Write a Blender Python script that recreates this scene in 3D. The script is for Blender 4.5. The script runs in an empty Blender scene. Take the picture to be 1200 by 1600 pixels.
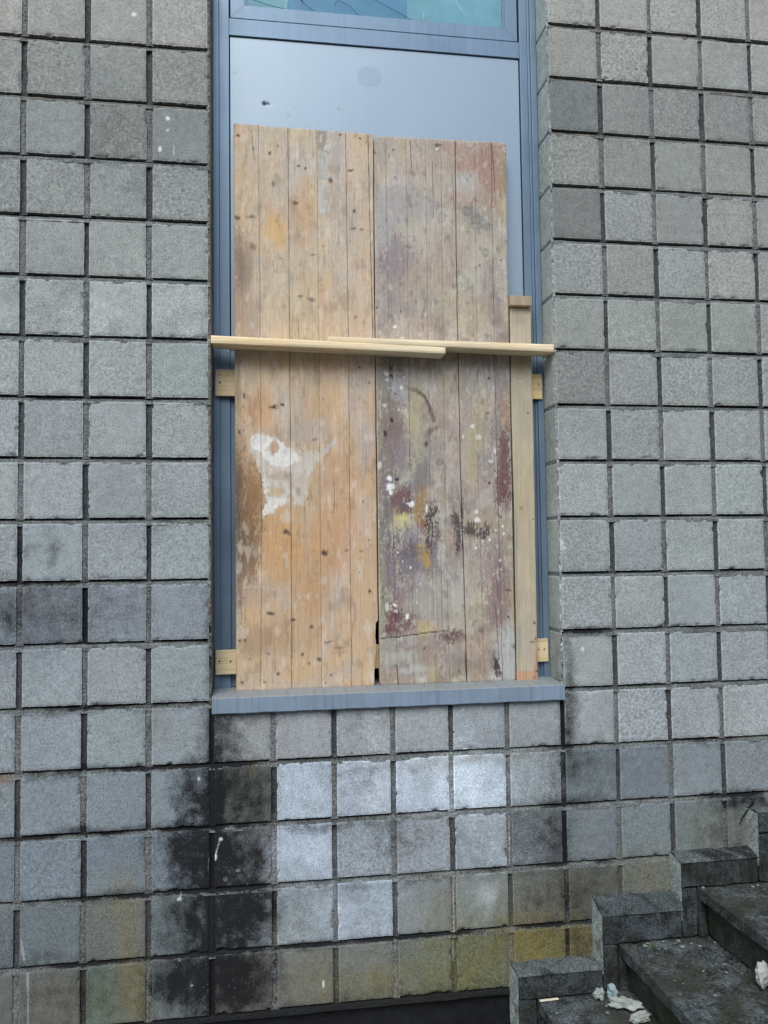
import bpy, bmesh, math, random
import numpy as np
from mathutils import Vector, Matrix
D = bpy.data
S = bpy.context.scene
COL = S.collection
random.seed(7)

# ------------------------------------------------------------------ camera
yaw, pit, rol = 0.15388, 0.05047, -0.0130
cy, sy, cp, sp = math.cos(yaw), math.sin(yaw), math.cos(pit), math.sin(pit)
fw = Vector((sy*cp, cy*cp, sp)); rt = Vector((cy, -sy, 0)); up = rt.cross(fw)
r2 = rt*math.cos(rol) + up*math.sin(rol); u2 = -rt*math.sin(rol) + up*math.cos(rol)
cam = D.objects.new('camera', D.cameras.new('camera')); COL.objects.link(cam)
m = Matrix((r2, u2, -fw)).transposed().to_4x4(); m.translation = Vector((0.7431, -2.8120, 1.4799))
cam.matrix_world = m
cam.data.sensor_fit = 'VERTICAL'; cam.data.sensor_height = 24.0; cam.data.lens = 1302.74/1600*24
cam.data.clip_start = 0.05; cam.data.clip_end = 500
S.camera = cam
S.render.resolution_x, S.render.resolution_y = 768, 1024

# ------------------------------------------------------------------ sky, sun, exposure
SUN = Vector((-0.28, -0.78, 0.86)).normalized()
W = D.worlds.new('World'); S.world = W; W.use_nodes = True
nt = W.node_tree; nt.nodes.clear()
sky = nt.nodes.new('ShaderNodeTexSky'); sky.sky_type = 'NISHITA'; sky.sun_disc = False
sky.sun_elevation = math.asin(SUN.z); sky.sun_rotation = math.atan2(SUN.x, SUN.y)
sky.air_density = 1.0; sky.dust_density = 1.6; sky.ozone_density = 1.0
bg = nt.nodes.new('ShaderNodeBackground'); bg.inputs[1].default_value = 0.13
wo = nt.nodes.new('ShaderNodeOutputWorld')
nt.links.new(sky.outputs[0], bg.inputs[0]); nt.links.new(bg.outputs[0], wo.inputs[0])
sl = D.lights.new('sun', 'SUN'); sl.energy = 1.4; sl.angle = math.radians(36); sl.color = (1.0, .98, .90)
so = D.objects.new('sun', sl); COL.objects.link(so); so.rotation_euler = SUN.to_track_quat('Z', 'Y').to_euler()
so.location = (0, -6, 8)
S.view_settings.view_transform = 'Standard'; S.view_settings.look = 'None'
S.view_settings.exposure = 0.60; S.view_settings.gamma = 1.0

# ------------------------------------------------------------------ helpers
def lin(c):
    c = np.asarray(c, float)/255.0
    return np.where(c <= .04045, c/12.92, ((c+.055)/1.055)**2.4)
def rgba(c): return tuple(float(v) for v in lin(c)) + (1.0,)

def _hash(ix, iy, seed):
    h = (ix.astype(np.int64)*374761393 + iy.astype(np.int64)*668265263 + seed*2147483647) & 0xffffffff
    h = ((h ^ (h >> 13))*1274126177) & 0xffffffff
    h = ((h ^ (h >> 16))*2246822519) & 0xffffffff
    return ((h ^ (h >> 15)) & 0xffffff)/float(0xffffff)
def vnoise(x, y, seed=0):
    ix = np.floor(x); iy = np.floor(y); fx = x-ix; fy = y-iy
    fx = fx*fx*(3-2*fx); fy = fy*fy*(3-2*fy)
    ix = ix.astype(np.int64); iy = iy.astype(np.int64)
    a = _hash(ix, iy, seed); b = _hash(ix+1, iy, seed); c = _hash(ix, iy+1, seed); d = _hash(ix+1, iy+1, seed)
    return (a*(1-fx)+b*fx)*(1-fy) + (c*(1-fx)+d*fx)*fy
def fbm(x, y, seed=0, oct=4, gain=.5):
    s = 0; a = 1; t = 0
    for o in range(oct):
        s = s + a*vnoise(x*2**o+o*17.3, y*2**o-o*9.1, seed+o); t += a; a *= gain
    return s/t*2-1                      # -1..1
def sstep(a, b, x):
    t = np.clip((x-a)/(b-a), 0, 1); return t*t*(3-2*t)

class NM:
    """small node-material builder"""
    def __init__(s, name):
        s.m = D.materials.new(name); s.m.use_nodes = True; s.t = s.m.node_tree; s.t.nodes.clear()
        s.b = s.n('ShaderNodeBsdfPrincipled'); o = s.n('ShaderNodeOutputMaterial'); s.l(s.b.outputs[0], o.inputs[0]); s.o = o
        s.tc = s.n('ShaderNodeTexCoord')
    def n(s, k, **kw):
        x = s.t.nodes.new(k)
        for a, v in kw.items(): setattr(x, a, v)
        return x
    def l(s, a, b): s.t.links.new(a, b)
    def put(s, sock, v):
        if hasattr(v, 'is_linked') or hasattr(v, 'links'): s.l(v, sock)
        else: sock.default_value = v
    def coords(s, scale=(1, 1, 1)):
        mp = s.n('ShaderNodeMapping'); mp.inputs['Scale'].default_value = scale
        s.l(s.tc.outputs['Object'], mp.inputs[0]); return mp.outputs[0]
    def noise(s, sc, det=4, rough=.55, scale=(1, 1, 1), dist=0.):
        x = s.n('ShaderNodeTexNoise'); x.inputs['Scale'].default_value = sc; x.inputs['Detail'].default_value = det
        x.inputs['Roughness'].default_value = rough; x.inputs['Distortion'].default_value = dist
        s.l(s.coords(scale), x.inputs['Vector']); return x.outputs['Fac']
    def vor(s, sc, scale=(1, 1, 1), feat='F1'):
        x = s.n('ShaderNodeTexVoronoi', feature=feat); x.inputs['Scale'].default_value = sc
        s.l(s.coords(scale), x.inputs['Vector']); return x.outputs['Distance']
    def rng(s, v, a, b, c=0., d=1.):
        x = s.n('ShaderNodeMapRange'); x.clamp = True
        s.l(v, x.inputs[0])
        for i, q in enumerate((a, b, c, d)): s.put(x.inputs[1+i], q)
        return x.outputs[0]
    def math(s, op, a, b=0.):
        x = s.n('ShaderNodeMath', operation=op); s.put(x.inputs[0], a); s.put(x.inputs[1], b); return x.outputs[0]
    def mix(s, f, a, b, mode='MIX'):
        x = s.n('ShaderNodeMix', data_type='RGBA', blend_type=mode)
        s.put(x.inputs[0], f); s.put(x.inputs[6], a); s.put(x.inputs[7], b); return x.outputs[2]
    def scale(s, col, f):                  # colour * scalar
        x = s.n('ShaderNodeVectorMath', operation='SCALE'); s.put(x.inputs[0], col[:3] if isinstance(col, tuple) else col); s.put(x.inputs['Scale'], f); return x.outputs[0]
    def attr(s, name):
        x = s.n('ShaderNodeAttribute', attribute_name=name); return x.outputs['Color'], x.outputs['Alpha']
    def bump(s, h, st, dist=.001):
        x = s.n('ShaderNodeBump'); x.inputs['Strength'].default_value = st; x.inputs['Distance'].default_value = dist
        s.l(h, x.inputs['Height']); s.l(x.outputs[0], s.b.inputs['Normal'])
    def fin(s, col, rough=.9, spec=.3, metal=0.):
        s.put(s.b.inputs['Base Color'], col); s.put(s.b.inputs['Roughness'], rough)
        s.b.inputs['Specular IOR Level'].default_value = spec; s.b.inputs['Metallic'].default_value = metal
        return s.m

def tag(o, label=None, cat=None, group=None, kind=None):
    if label: o['label'] = label
    if cat: o['category'] = cat
    if group: o['group'] = group
    if kind: o['kind'] = kind
    return o
def empty(name, loc=(0, 0, 0), parent=None):
    o = D.objects.new(name, None); COL.objects.link(o); o.location = loc; o.empty_display_size = .1
    if parent: o.parent = parent
    return o
def link(name, me, mat=None, parent=None):
    o = D.objects.new(name, me); COL.objects.link(o)
    if mat: me.materials.append(mat)
    if parent:
        o.parent = parent; o.matrix_parent_inverse = Matrix.Translation(parent.location).inverted()
    return o
def sharp(me, deg=35):
    smooth(me); me.set_sharp_from_angle(angle=math.radians(deg))
def smooth(me, on=True):
    me.polygons.foreach_set('use_smooth', np.full(len(me.polygons), on))
def build_mesh(name, V, F, col=None):
    """V (n,3) array, F (m,4) array of quads, col (n,4) optional colour attribute 'paint'"""
    me = D.meshes.new(name); V = np.asarray(V, np.float32); F = np.asarray(F, np.int32)
    me.vertices.add(len(V)); me.vertices.foreach_set('co', V.ravel())
    me.loops.add(F.size); me.loops.foreach_set('vertex_index', F.ravel())
    me.polygons.add(len(F)); me.polygons.foreach_set('loop_start', np.arange(0, F.size, 4, dtype=np.int32))
    me.polygons.foreach_set('loop_total', np.full(len(F), 4, np.int32))
    me.update(calc_edges=True); me.validate()
    if col is not None:
        a = me.color_attributes.new('paint', 'FLOAT_COLOR', 'POINT')
        a.data.foreach_set('color', np.asarray(col, np.float32).ravel())
    return me
def gridfaces(nx, nz, off=0):
    i, j = np.meshgrid(np.arange(nx-1), np.arange(nz-1), indexing='ij'); a = (i*nz+j).ravel()+off
    return np.stack([a, a+nz, a+nz+1, a+1], 1)
class Acc:
    def __init__(s): s.V = []; s.F = []; s.C = []; s.n = 0
    def grid(s, P, col=None):           # P (nx,nz,3)
        nx, nz = P.shape[:2]; s.F.append(gridfaces(nx, nz, s.n)); s.V.append(P.reshape(-1, 3)); s.n += nx*nz
        s.C.append(np.ones((nx*nz, 4)) if col is None else np.asarray(col).reshape(-1, 4))
    def mesh(s, name): return build_mesh(name, np.concatenate(s.V), np.concatenate(s.F), np.concatenate(s.C))

def bm_box(bm, x0, x1, y0, y1, z0, z1, bev=0., seg=2):
    r = bmesh.ops.create_cube(bm, size=1)
    vs = r['verts']
    for v in vs:
        v.co = Vector((x0 if v.co.x < 0 else x1, y0 if v.co.y < 0 else y1, z0 if v.co.z < 0 else z1))
    if bev:
        es = list({e for v in vs for e in v.link_edges})
        bmesh.ops.bevel(bm, geom=es, offset=bev, segments=seg, affect='EDGES', profile=.6)
def box_obj(name, dims, mat, parent=None, bev=.0015, seg=2):
    bm = bmesh.new()
    for d in (dims if isinstance(dims, list) else [dims]): bm_box(bm, *d, bev=bev, seg=seg)
    me = D.meshes.new(name); bm.to_mesh(me); bm.free()
    return link(name, me, mat, parent)

# ------------------------------------------------------------------ painted-surface canvas (real stains and grain on the planks and blocks)
class Canvas:
    def __init__(s, X, Z, base, seed=0):
        s.X = X; s.Z = Z; s.c = np.ones(X.shape+(3,))*lin(base); s.h = np.zeros(X.shape); s.seed = seed
        s.wx = fbm(X*60, Z*60, seed+91, 4)*.006; s.wz = fbm(X*60, Z*60, seed+92, 4)*.006
        s.fine = fbm(X*260, Z*160, seed+93, 3)
        s.streak = fbm(X*330, Z*14, seed+94, 3)
    def put(s, mask, col, a=1.):
        m = np.clip(mask*a, 0, 1)[..., None]; s.c = s.c*(1-m) + lin(col)*m
    def blob(s, x, z, rx, rz, col, a=1., soft=.5, n=.35, fine=.25, streak=0.):
        q = (np.abs(s.X-x) < rx*2+.01) & (np.abs(s.Z-z) < rz*2+.01)
        if not q.any(): return
        d = np.sqrt(((s.X[q]-x+s.wx[q])/rx)**2 + ((s.Z[q]-z+s.wz[q])/rz)**2)
        d = d + n*fbm(s.X[q]*1.1/rx, s.Z[q]*1.1/rz, s.seed+int(abs(x*977+z*3571)) % 997, 4) + fine*s.fine[q] + streak*s.streak[q]
        m = 1-sstep(1-soft, 1+soft*.4, d); m = np.clip(m*a, 0, 1)[:, None]
        s.c[q] = s.c[q]*(1-m) + lin(col)*m
    def poly(s, pts, col, a=1., fine=.25, edge=.003, warp=1.):
        P = np.array(pts); x0, z0 = P.min(0)-.015; x1, z1 = P.max(0)+.015
        q = (s.X > x0) & (s.X < x1) & (s.Z > z0) & (s.Z < z1)
        x = s.X[q]+s.wx[q]*warp; z = s.Z[q]+s.wz[q]*warp
        ins = np.zeros(x.shape, bool); dm = np.full(x.shape, 1e9)
        for i in range(len(P)):
            ax, az = P[i]; bx, bz = P[(i+1) % len(P)]
            ins ^= ((az > z) != (bz > z)) & (x < (bx-ax)*(z-az)/((bz-az) if bz != az else 1e-9)+ax)
            t = np.clip(((x-ax)*(bx-ax)+(z-az)*(bz-az))/((bx-ax)**2+(bz-az)**2+1e-12), 0, 1)
            dm = np.minimum(dm, np.hypot(x-ax-t*(bx-ax), z-az-t*(bz-az)))
        sd = np.where(ins, dm, -dm) + fine*.02*s.fine[q]
        m = sstep(-edge, edge, sd)*a
        s.c[q] = s.c[q]*(1-m[:, None]) + lin(col)*m[:, None]
    def line(s, pts, w, col, a=1., depth=0., wob=.001, seed=0, tex=0.):
        P = np.array(pts); x0, z0 = P.min(0)-.012; x1, z1 = P.max(0)+.012
        q = (s.X > x0) & (s.X < x1) & (s.Z > z0) & (s.Z < z1)
        x = s.X[q]+wob*fbm(s.Z[q]*14, s.X[q]*3, s.seed+seed+5, 3); z = s.Z[q]+wob*fbm(s.X[q]*30, s.Z[q]*3, s.seed+seed+6, 3)
        dm = np.full(x.shape, 1e9)
        for (ax, az), (bx, bz) in zip(P[:-1], P[1:]):
            t = np.clip(((x-ax)*(bx-ax)+(z-az)*(bz-az))/((bx-ax)**2+(bz-az)**2+1e-12), 0, 1)
            dm = np.minimum(dm, np.hypot(x-ax-t*(bx-ax), z-az-t*(bz-az)))
        m = (1-sstep(w*.35, w, dm))
        s.h[q] += depth*m
        m = m*a*(1 if not tex else np.clip(1+tex*2*s.fine[q], 0, 1))
        s.c[q] = s.c[q]*(1-m[:, None]) + lin(col)*m[:, None]
    def mul(s, f): s.c = s.c*f[..., None]

# ------------------------------------------------------------------ materials
def mat_block():
    a = NM('concrete_block_face'); c, al = a.attr('paint')
    grit = a.noise(190, 4, .8); sand = a.noise(520, 2, .6); mott = a.noise(34, 5, .65); big = a.noise(6, 3, .5)
    pit = a.vor(170, scale=(1, 1, 1.25)); pn = a.noise(85, 3, .6); pm = a.math('MAXIMUM', a.rng(pit, .14, .34), a.rng(pn, .46, .54))
    p2 = a.vor(80); p2n = a.noise(60, 1, .5); p2m = a.math('MAXIMUM', a.rng(p2, .05, .14), a.rng(p2n, .44, .50))
    pits = a.math('MULTIPLY', pm, p2m)
    fl = a.n('ShaderNodeVectorMath', operation='FLOOR'); sc = a.n('ShaderNodeVectorMath', operation='MULTIPLY'); sc.inputs[1].default_value = (5, 0, 5)
    a.l(a.tc.outputs['Object'], sc.inputs[0]); a.l(sc.outputs[0], fl.inputs[0]); wnz = a.n('ShaderNodeTexWhiteNoise'); a.l(fl.outputs[0], wnz.inputs['Vector'])
    sep = a.n('ShaderNodeSeparateColor'); a.l(wnz.outputs['Color'], sep.inputs[0]); k1, k2, k3 = sep.outputs[0], sep.outputs[1], sep.outputs[2]
    grit2 = a.noise(95, 4, .75); gmix = a.mix(k1, grit, grit2); grit = a.math('ADD', .5, a.math('MULTIPLY', a.math('SUBTRACT', gmix, .5), a.rng(k2, 0, 1, .55, 1.25)))
    pits = a.math('MAXIMUM', pits, a.rng(k3, .2, 1., .0, .75))
    f = a.math('MULTIPLY', a.rng(grit, .34, .66, .60, 1.36), a.rng(mott, .3, .7, .85, 1.13))
    f = a.math('MULTIPLY', f, a.rng(sand, .3, .7, .86, 1.12))
    f = a.math('MULTIPLY', f, a.rng(big, .3, .7, .95, 1.05))
    f = a.math('MULTIPLY', f, a.rng(pits, 0, 1, .40, 1.))
    col = a.scale(c, f)
    # soot: the alpha channel carries how much has settled; the grain decides where it takes
    g2 = a.noise(200, 5, .8); g3 = a.noise(22, 4, .6)
    gg = a.math('ADD', a.math('MULTIPLY', g2, 1.9), a.math('MULTIPLY', g3, 1.3))
    thr = a.math('ADD', a.math('MINIMUM', al, 1.15), a.math('SUBTRACT', gg, 1.60))
    sm = a.math('MULTIPLY', a.rng(thr, .02, 1.0, 0., .97), a.rng(al, 0., .10))
    col = a.mix(sm, col, (.009, .0095, .011, 1))
    wv = a.vor(95); wn = a.noise(210, 0, .5); wm = a.math('MULTIPLY', a.rng(wv, .07, .12, 1., 0.), a.rng(wn, .56, .60))
    col = a.mix(a.math('MULTIPLY', wm, .55), col, (.60, .64, .66, 1))
    h = a.math('ADD', a.math('MULTIPLY', grit, .6), a.math('MULTIPLY', pits, .8))
    a.bump(h, .6, .0016)
    return a.fin(col, .93, .25)
def mat_mortar():
    a = NM('mortar'); c, al = a.attr('paint')
    v = a.vor(200); g = a.noise(150, 4, .8); g3 = a.noise(420, 2, .6)
    f = a.math('MULTIPLY', a.rng(g, .34, .66, .36, 1.55), a.rng(g3, .3, .7, .7, 1.25))
    col = a.scale(c, f)
    wm = a.rng(v, .10, .20, 1., 0.); wn = a.noise(90, 0, .5)
    col = a.mix(a.math('MULTIPLY', wm, a.rng(wn, .50, .58, 0., .8)), col, (.46, .49, .51, 1))
    g2 = a.noise(160, 4, .75); thr = a.math('SUBTRACT', a.math('ADD', al, g2), .78)
    col = a.mix(a.math('MULTIPLY', a.rng(thr, -.05, .40, 0., .94), a.rng(al, 0., .1)), col, (.009, .010, .012, 1))
    a.bump(a.math('ADD', g, v), .9, .003)
    return a.fin(col, .95, .2)
def mat_wood():
    a = NM('weathered_wood'); c, al = a.attr('paint')
    st = a.noise(1.0, 5, .65, scale=(420, 420, 14)); st2 = a.noise(1.0, 4, .6, scale=(110, 110, 4), dist=.6); g = a.noise(700, 2, .6)
    f = a.math('MULTIPLY', a.rng(st, .3, .7, .86, 1.10), a.rng(st2, .3, .7, .91, 1.07))
    f = a.math('MULTIPLY', f, a.rng(g, .3, .7, .93, 1.06))
    pit = a.vor(120, scale=(1, 1, .4)); pn = a.noise(40, 2, .5)
    pm = a.math('MAXIMUM', a.rng(pit, .03, .12), a.rng(pn, .50, .56))
    f = a.math('MULTIPLY', f, a.rng(pm, 0, 1, .72, 1.))
    a.bump(a.math('ADD', st, a.math('MULTIPLY', g, .4)), .35, .0008)
    return a.fin(a.scale(c, f), a.rng(st2, .3, .7, .66, .88), .25)
def mat_fresh(name, c, ax=(6, 90, 260)):
    a = NM(name); st = a.noise(1.0, 4, .6, scale=ax, dist=.4); g = a.noise(3.0, 2, .5); p = a.noise(500, 2, .6)
    ring = a.noise(1.0, 2, .5, scale=(ax[0]*.3, ax[1]*.35, ax[2]*.35), dist=1.2)
    kn = a.vor(7, scale=(1, 2.2, 2.2)); kr = a.rng(kn, .03, .11, .55, 1.)
    f = a.math('MULTIPLY', a.rng(st, .3, .7, .76, 1.09), a.rng(ring, .35, .65, .86, 1.07)); f = a.math('MULTIPLY', f, kr)
    f = a.math('MULTIPLY', f, a.rng(p, .3, .7, .96, 1.03))
    col = a.mix(a.rng(g, .4, .65), rgba(c), rgba([min(255, c[0]+6), c[1]-3, c[2]-16]))
    a.bump(a.math('ADD', st, p), .3, .0006)
    return a.fin(a.scale(col, f), .7, .3)
def mat_metal(name, c, rough=.45, dirt=.18, streak=True, metal=0.):
    a = NM(name); n1 = a.noise(5, 5, .6); n2 = a.noise(1.0, 4, .7, scale=(70, 70, 2.5)); g = a.noise(260, 3, .7)
    f = a.math('MULTIPLY', a.rng(n1, .3, .7, 1-dirt*.6, 1.04), a.rng(n2, .35, .7, 1-dirt*(.6 if streak else 0), 1.02))
    f = a.math('MULTIPLY', f, a.rng(g, .3, .7, .965, 1.03))
    a.bump(g, .06, .0005)
    return a.fin(a.scale(rgba(c), f), a.rng(n1, .3, .7, rough-.05, rough+.12), .5, metal)
M = dict(block=mat_block(), mortar=mat_mortar(), wood=mat_wood(),
         batten=mat_fresh('planed_softwood', (240, 224, 190)), cross=mat_fresh('sawn_softwood', (220, 202, 164)),
         frame=mat_metal('blue_grey_paint', (116, 140, 162), .38, .2, True, .36), sill=mat_metal('sill_paint', (128, 146, 166), .5, .25, False))
def simple(name, c, rough=.8, nscale=60, amp=.25, bump=.4, bd=.001, spec=.3):
    a = NM(name); n1 = a.noise(nscale, 5, .65); n2 = a.noise(nscale*.15, 3, .5)
    f = a.math('MULTIPLY', a.rng(n1, .3, .7, 1-amp, 1+amp), a.rng(n2, .3, .7, 1-amp*.6, 1+amp*.6))
    a.bump(n1, bump, bd); return a.fin(a.scale(rgba(c), f), rough, spec)
M['void'] = simple('dark_interior', (22, 24, 28)); M['plinth'] = simple('damp_black_plinth', (20, 22, 25), .7, 30, .5, .6, .003)
M['ground'] = simple('concrete_paving', (124, 122, 116), .9, 20, .2, .5, .004)
def mat_stair(name, base, pale, moss, mossamt):
    a = NM(name); n1 = a.noise(16, 6, .7); n2 = a.noise(120, 4, .75); n3 = a.noise(4.5, 4, .6); g = a.noise(420, 2, .6); ch = a.vor(60)
    col = a.mix(a.rng(a.math('ADD', a.math('MULTIPLY', n1, .6), a.math('MULTIPLY', n2, .5)), .48, .64), rgba(base), rgba(pale))
    col = a.mix(a.rng(n3, .45, .6, 0., mossamt), col, rgba(moss))
    f = a.math('MULTIPLY', a.rng(n2, .3, .7, .6, 1.35), a.rng(g, .3, .7, .8, 1.2))
    col = a.scale(col, f)
    wn = a.noise(60, 0, .5); col = a.mix(a.math('MULTIPLY', a.rng(ch, .05, .10, 1., 0.), a.rng(wn, .56, .6, 0., .55)), col, (.35, .38, .4, 1))
    a.bump(a.math('ADD', n2, a.math('MULTIPLY', n1, 1.5)), .7, .003)
    return a.fin(col, a.rng(n1, .3, .7, .55, .9), .35)
M['tread'] = mat_stair('worn_dark_stone', (38, 41, 41), (98, 107, 109), (54, 55, 44), .8)
M['riser'] = mat_stair('mossy_dark_stone', (44, 48, 40), (70, 76, 66), (42, 46, 28), .8)
M['skirt'] = mat_stair('honed_slate_skirting', (32, 36, 38), (76, 85, 90), (36, 38, 31), .8)
M['mortar2'] = simple('skirting_mortar', (118, 128, 130), .95, 90, .3, .7, .002); M['mortar3'] = simple('dirty_mortar', (84, 90, 92), .95, 110, .4, .8, .002)

# ------------------------------------------------------------------ block wall
MOD = .2; J = .0165
def rowcol(z, x):
    return z, x
# measured tone of each course, left of the opening / right of it (top course of the photograph first), from z = 3.4 downward; lower courses, here and in SPEC, darkened for dirt and painted-in dim light
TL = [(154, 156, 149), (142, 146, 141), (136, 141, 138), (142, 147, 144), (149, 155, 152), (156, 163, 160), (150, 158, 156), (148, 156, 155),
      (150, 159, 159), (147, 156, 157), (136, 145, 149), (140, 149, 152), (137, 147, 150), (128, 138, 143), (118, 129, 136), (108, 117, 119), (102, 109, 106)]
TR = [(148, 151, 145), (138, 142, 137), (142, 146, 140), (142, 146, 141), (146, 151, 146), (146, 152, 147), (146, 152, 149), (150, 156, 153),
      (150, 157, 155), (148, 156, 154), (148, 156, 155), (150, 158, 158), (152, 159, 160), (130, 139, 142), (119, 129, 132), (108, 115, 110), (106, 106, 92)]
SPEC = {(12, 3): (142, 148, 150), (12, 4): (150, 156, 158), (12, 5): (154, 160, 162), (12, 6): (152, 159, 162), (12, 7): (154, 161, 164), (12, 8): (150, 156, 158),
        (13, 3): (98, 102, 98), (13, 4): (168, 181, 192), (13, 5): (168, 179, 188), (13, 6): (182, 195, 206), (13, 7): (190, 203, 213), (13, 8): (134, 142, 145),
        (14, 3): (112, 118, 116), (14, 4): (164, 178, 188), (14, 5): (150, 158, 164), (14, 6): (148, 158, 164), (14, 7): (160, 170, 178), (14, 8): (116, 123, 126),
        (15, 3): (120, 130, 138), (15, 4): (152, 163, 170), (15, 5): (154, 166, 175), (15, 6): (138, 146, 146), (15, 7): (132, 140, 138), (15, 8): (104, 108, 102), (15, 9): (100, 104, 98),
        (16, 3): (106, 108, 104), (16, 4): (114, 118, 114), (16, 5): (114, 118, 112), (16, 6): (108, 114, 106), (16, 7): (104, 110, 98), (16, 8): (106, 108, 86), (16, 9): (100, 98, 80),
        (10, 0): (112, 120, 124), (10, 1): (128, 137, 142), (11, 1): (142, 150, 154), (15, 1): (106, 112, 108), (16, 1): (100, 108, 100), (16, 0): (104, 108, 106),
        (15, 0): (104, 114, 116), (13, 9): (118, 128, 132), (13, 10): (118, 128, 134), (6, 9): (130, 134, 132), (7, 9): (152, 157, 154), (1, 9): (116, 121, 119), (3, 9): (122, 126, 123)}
SOOT = [  # x, z, rx, rz, amount
 (0.6354,0.8922,0.0729,0.1045, .85), (0.7018,0.9557,0.1052,0.0315, .35), (0.6287,0.7172,0.1301,0.1298, .95), (0.7524,0.6793,0.07,0.087, .6), (0.5167,0.7132,0.0511,0.1376, .45), (0.6036,0.5141,0.1466,0.1338, 1.15), (0.5165,0.53,0.068,0.1024, .5),
 (0.7513,0.4837,0.0611,0.1036, .5), (0.6072,0.3109,0.1634,0.1277, 1.1), (0.7298,0.3217,0.0869,0.0942, .8), (0.5203,0.3176,0.0593,0.1017, .5), (0.6066,0.1095,0.1888,0.1267, 1.1), (0.4861,0.1302,0.0758,0.0839, .7),
 (0.7288,0.1087,0.0952,0.102, .75), (0.6015,0.4837,0.0377,0.448, 1.0), (0.1072,1.3213,0.1379,0.1227, .32), (0.2948,1.3273,0.1207,0.1034, .22), (-0.038,1.3043,0.0772,0.1216, .45), (0.4162,0.577,0.1205,0.1012, .15),
 (1.7649,0.517,0.0556,0.1524, .6), (1.8566,0.7371,0.1415,0.0992, .38), (1.7003,0.5167,0.1271,0.1192, .30), (1.7639,0.2854,0.139,0.1294, .35), (1.9268,0.295,0.1177,0.1306, .28), (1.8418,0.6171,0.1173,0.0263, .5), (1.1679,0.7615,0.1315,0.0255, .2),
 (0.9935,0.5819,0.2591,0.0209, .45), (1.0807,0.7132,0.0757,0.0528, .14), (1.1757,0.5285,0.0653,0.0843, .35), (1.2738,0.5223,0.0771,0.0741, .25), (1.9042,1.1997,0.1193,0.0224, .9), (1.825,1.0592,0.0282,0.1336, .55), (1.8252,0.882,0.0375,0.1327, .65),
 (2.4928,0.58,0.1507,0.0362, .8), (2.2778,0.7946,0.148,0.018, .35), (2.4389,0.4703,0.1496,0.1351, .35), (0.0667,0.2258,0.1151,0.0274, .3), (0.0731,2.0027,0.1191,0.0167, .25), (0.2978,0.4046,0.2589,0.02, .5), (0.2382,0.6084,0.2784,0.016, .55),
 (0.2178,0.8003,0.3192,0.0161, .55), (0.2169,0.9963,0.3204,0.0183, .5), (1.2038,0.2018,0.1307,0.0208, .2), (0.0376,1.5064,0.1176,0.0409, .18), (0.4152,1.5855,0.0818,0.1262, .12), (0.1824,0.0983,0.2342,0.1177, .22), (1.1579,-0.0016,0.484,0.0454, .45),
 (1.8521,0.1168,0.0696,0.0602, .45), (0.2901,2.822,0.1657,0.1749, .12), (0.5992,1.2054,0.0289,0.1887, .45), (0.0962,1.5057,0.0275,0.1235, .3), (1.2063,0.3793,0.4444,0.0168, .25), (0.9055,0.1953,0.1265,0.0164, .45)]
HUE = [  # algae, rust and lime: x, z, rx, rz, colour, amount
 (0.3373,0.322,0.0434,0.1798, (130, 120, 84), .34), (0.2978,0.4046,0.1185,0.0999, (118, 116, 92), .3), (0.3183,0.0858,0.0667,0.1186, (124, 114, 78), .36), (0.3673,0.1011,0.0434,0.1588, (122, 108, 68), .4), (0.2404,0.093,0.0681,0.1378, (86, 108, 92), .45), (0.125,0.0841,0.1155,0.1172, (112, 104, 84), .35),
 (-0.0371,0.7996,0.042,0.0179, (150, 110, 50), .4), (0.4359,0.9423,0.0607,0.0821, (122, 124, 110), .3), (0.7363,0.792,0.0208,0.0332, (140, 122, 80), .45), (1.1476,0.0303,0.1078,0.093, (124, 116, 62), .5), (0.9462,0.0486,0.1267,0.1227, (120, 112, 70), .35),
 (1.3538,0.0325,0.1324,0.1464, (112, 112, 60), .5), (1.4986,0.0827,0.1346,0.1903, (106, 104, 58), .55), (1.7029,0.1334,0.1493,0.1284, (126, 114, 58), .6), (1.8526,0.1383,0.0931,0.0862, (100, 92, 52), .5), (1.3577,0.2629,0.0885,0.1266, (110, 104, 62), .45),
 (1.5355,0.2492,0.0902,0.149, (112, 108, 68), .35), (2.093,0.3157,0.144,0.1319, (112, 110, 86), .4), (2.2916,0.4796,0.0734,0.134, (110, 114, 84), .35), (2.4389,0.4703,0.1245,0.1351, (118, 116, 92), .4), (1.5143,0.3146,0.036,0.0553, (215, 225, 232), .6),
 (1.7872,0.2944,0.1393,0.108, (96, 90, 72), .35), (0.8224,0.243,0.1255,0.1228, (132, 136, 122), .3), (1.0764,0.347,0.1293,0.1041, (170, 184, 196), .3), (0.8869,0.4849,0.1269,0.0931, (196, 208, 222), .55), (1.4319,0.6942,0.2722,0.1075, (206, 220, 232), .5),
 (0.2895,3.0188,0.1244,0.132, (112, 118, 118), .3), (1.4332,0.7694,0.2727,0.0259, (150, 150, 140), .5), (0.0205,1.2219,0.1167,0.1217, (100, 110, 122), .3)]
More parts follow.
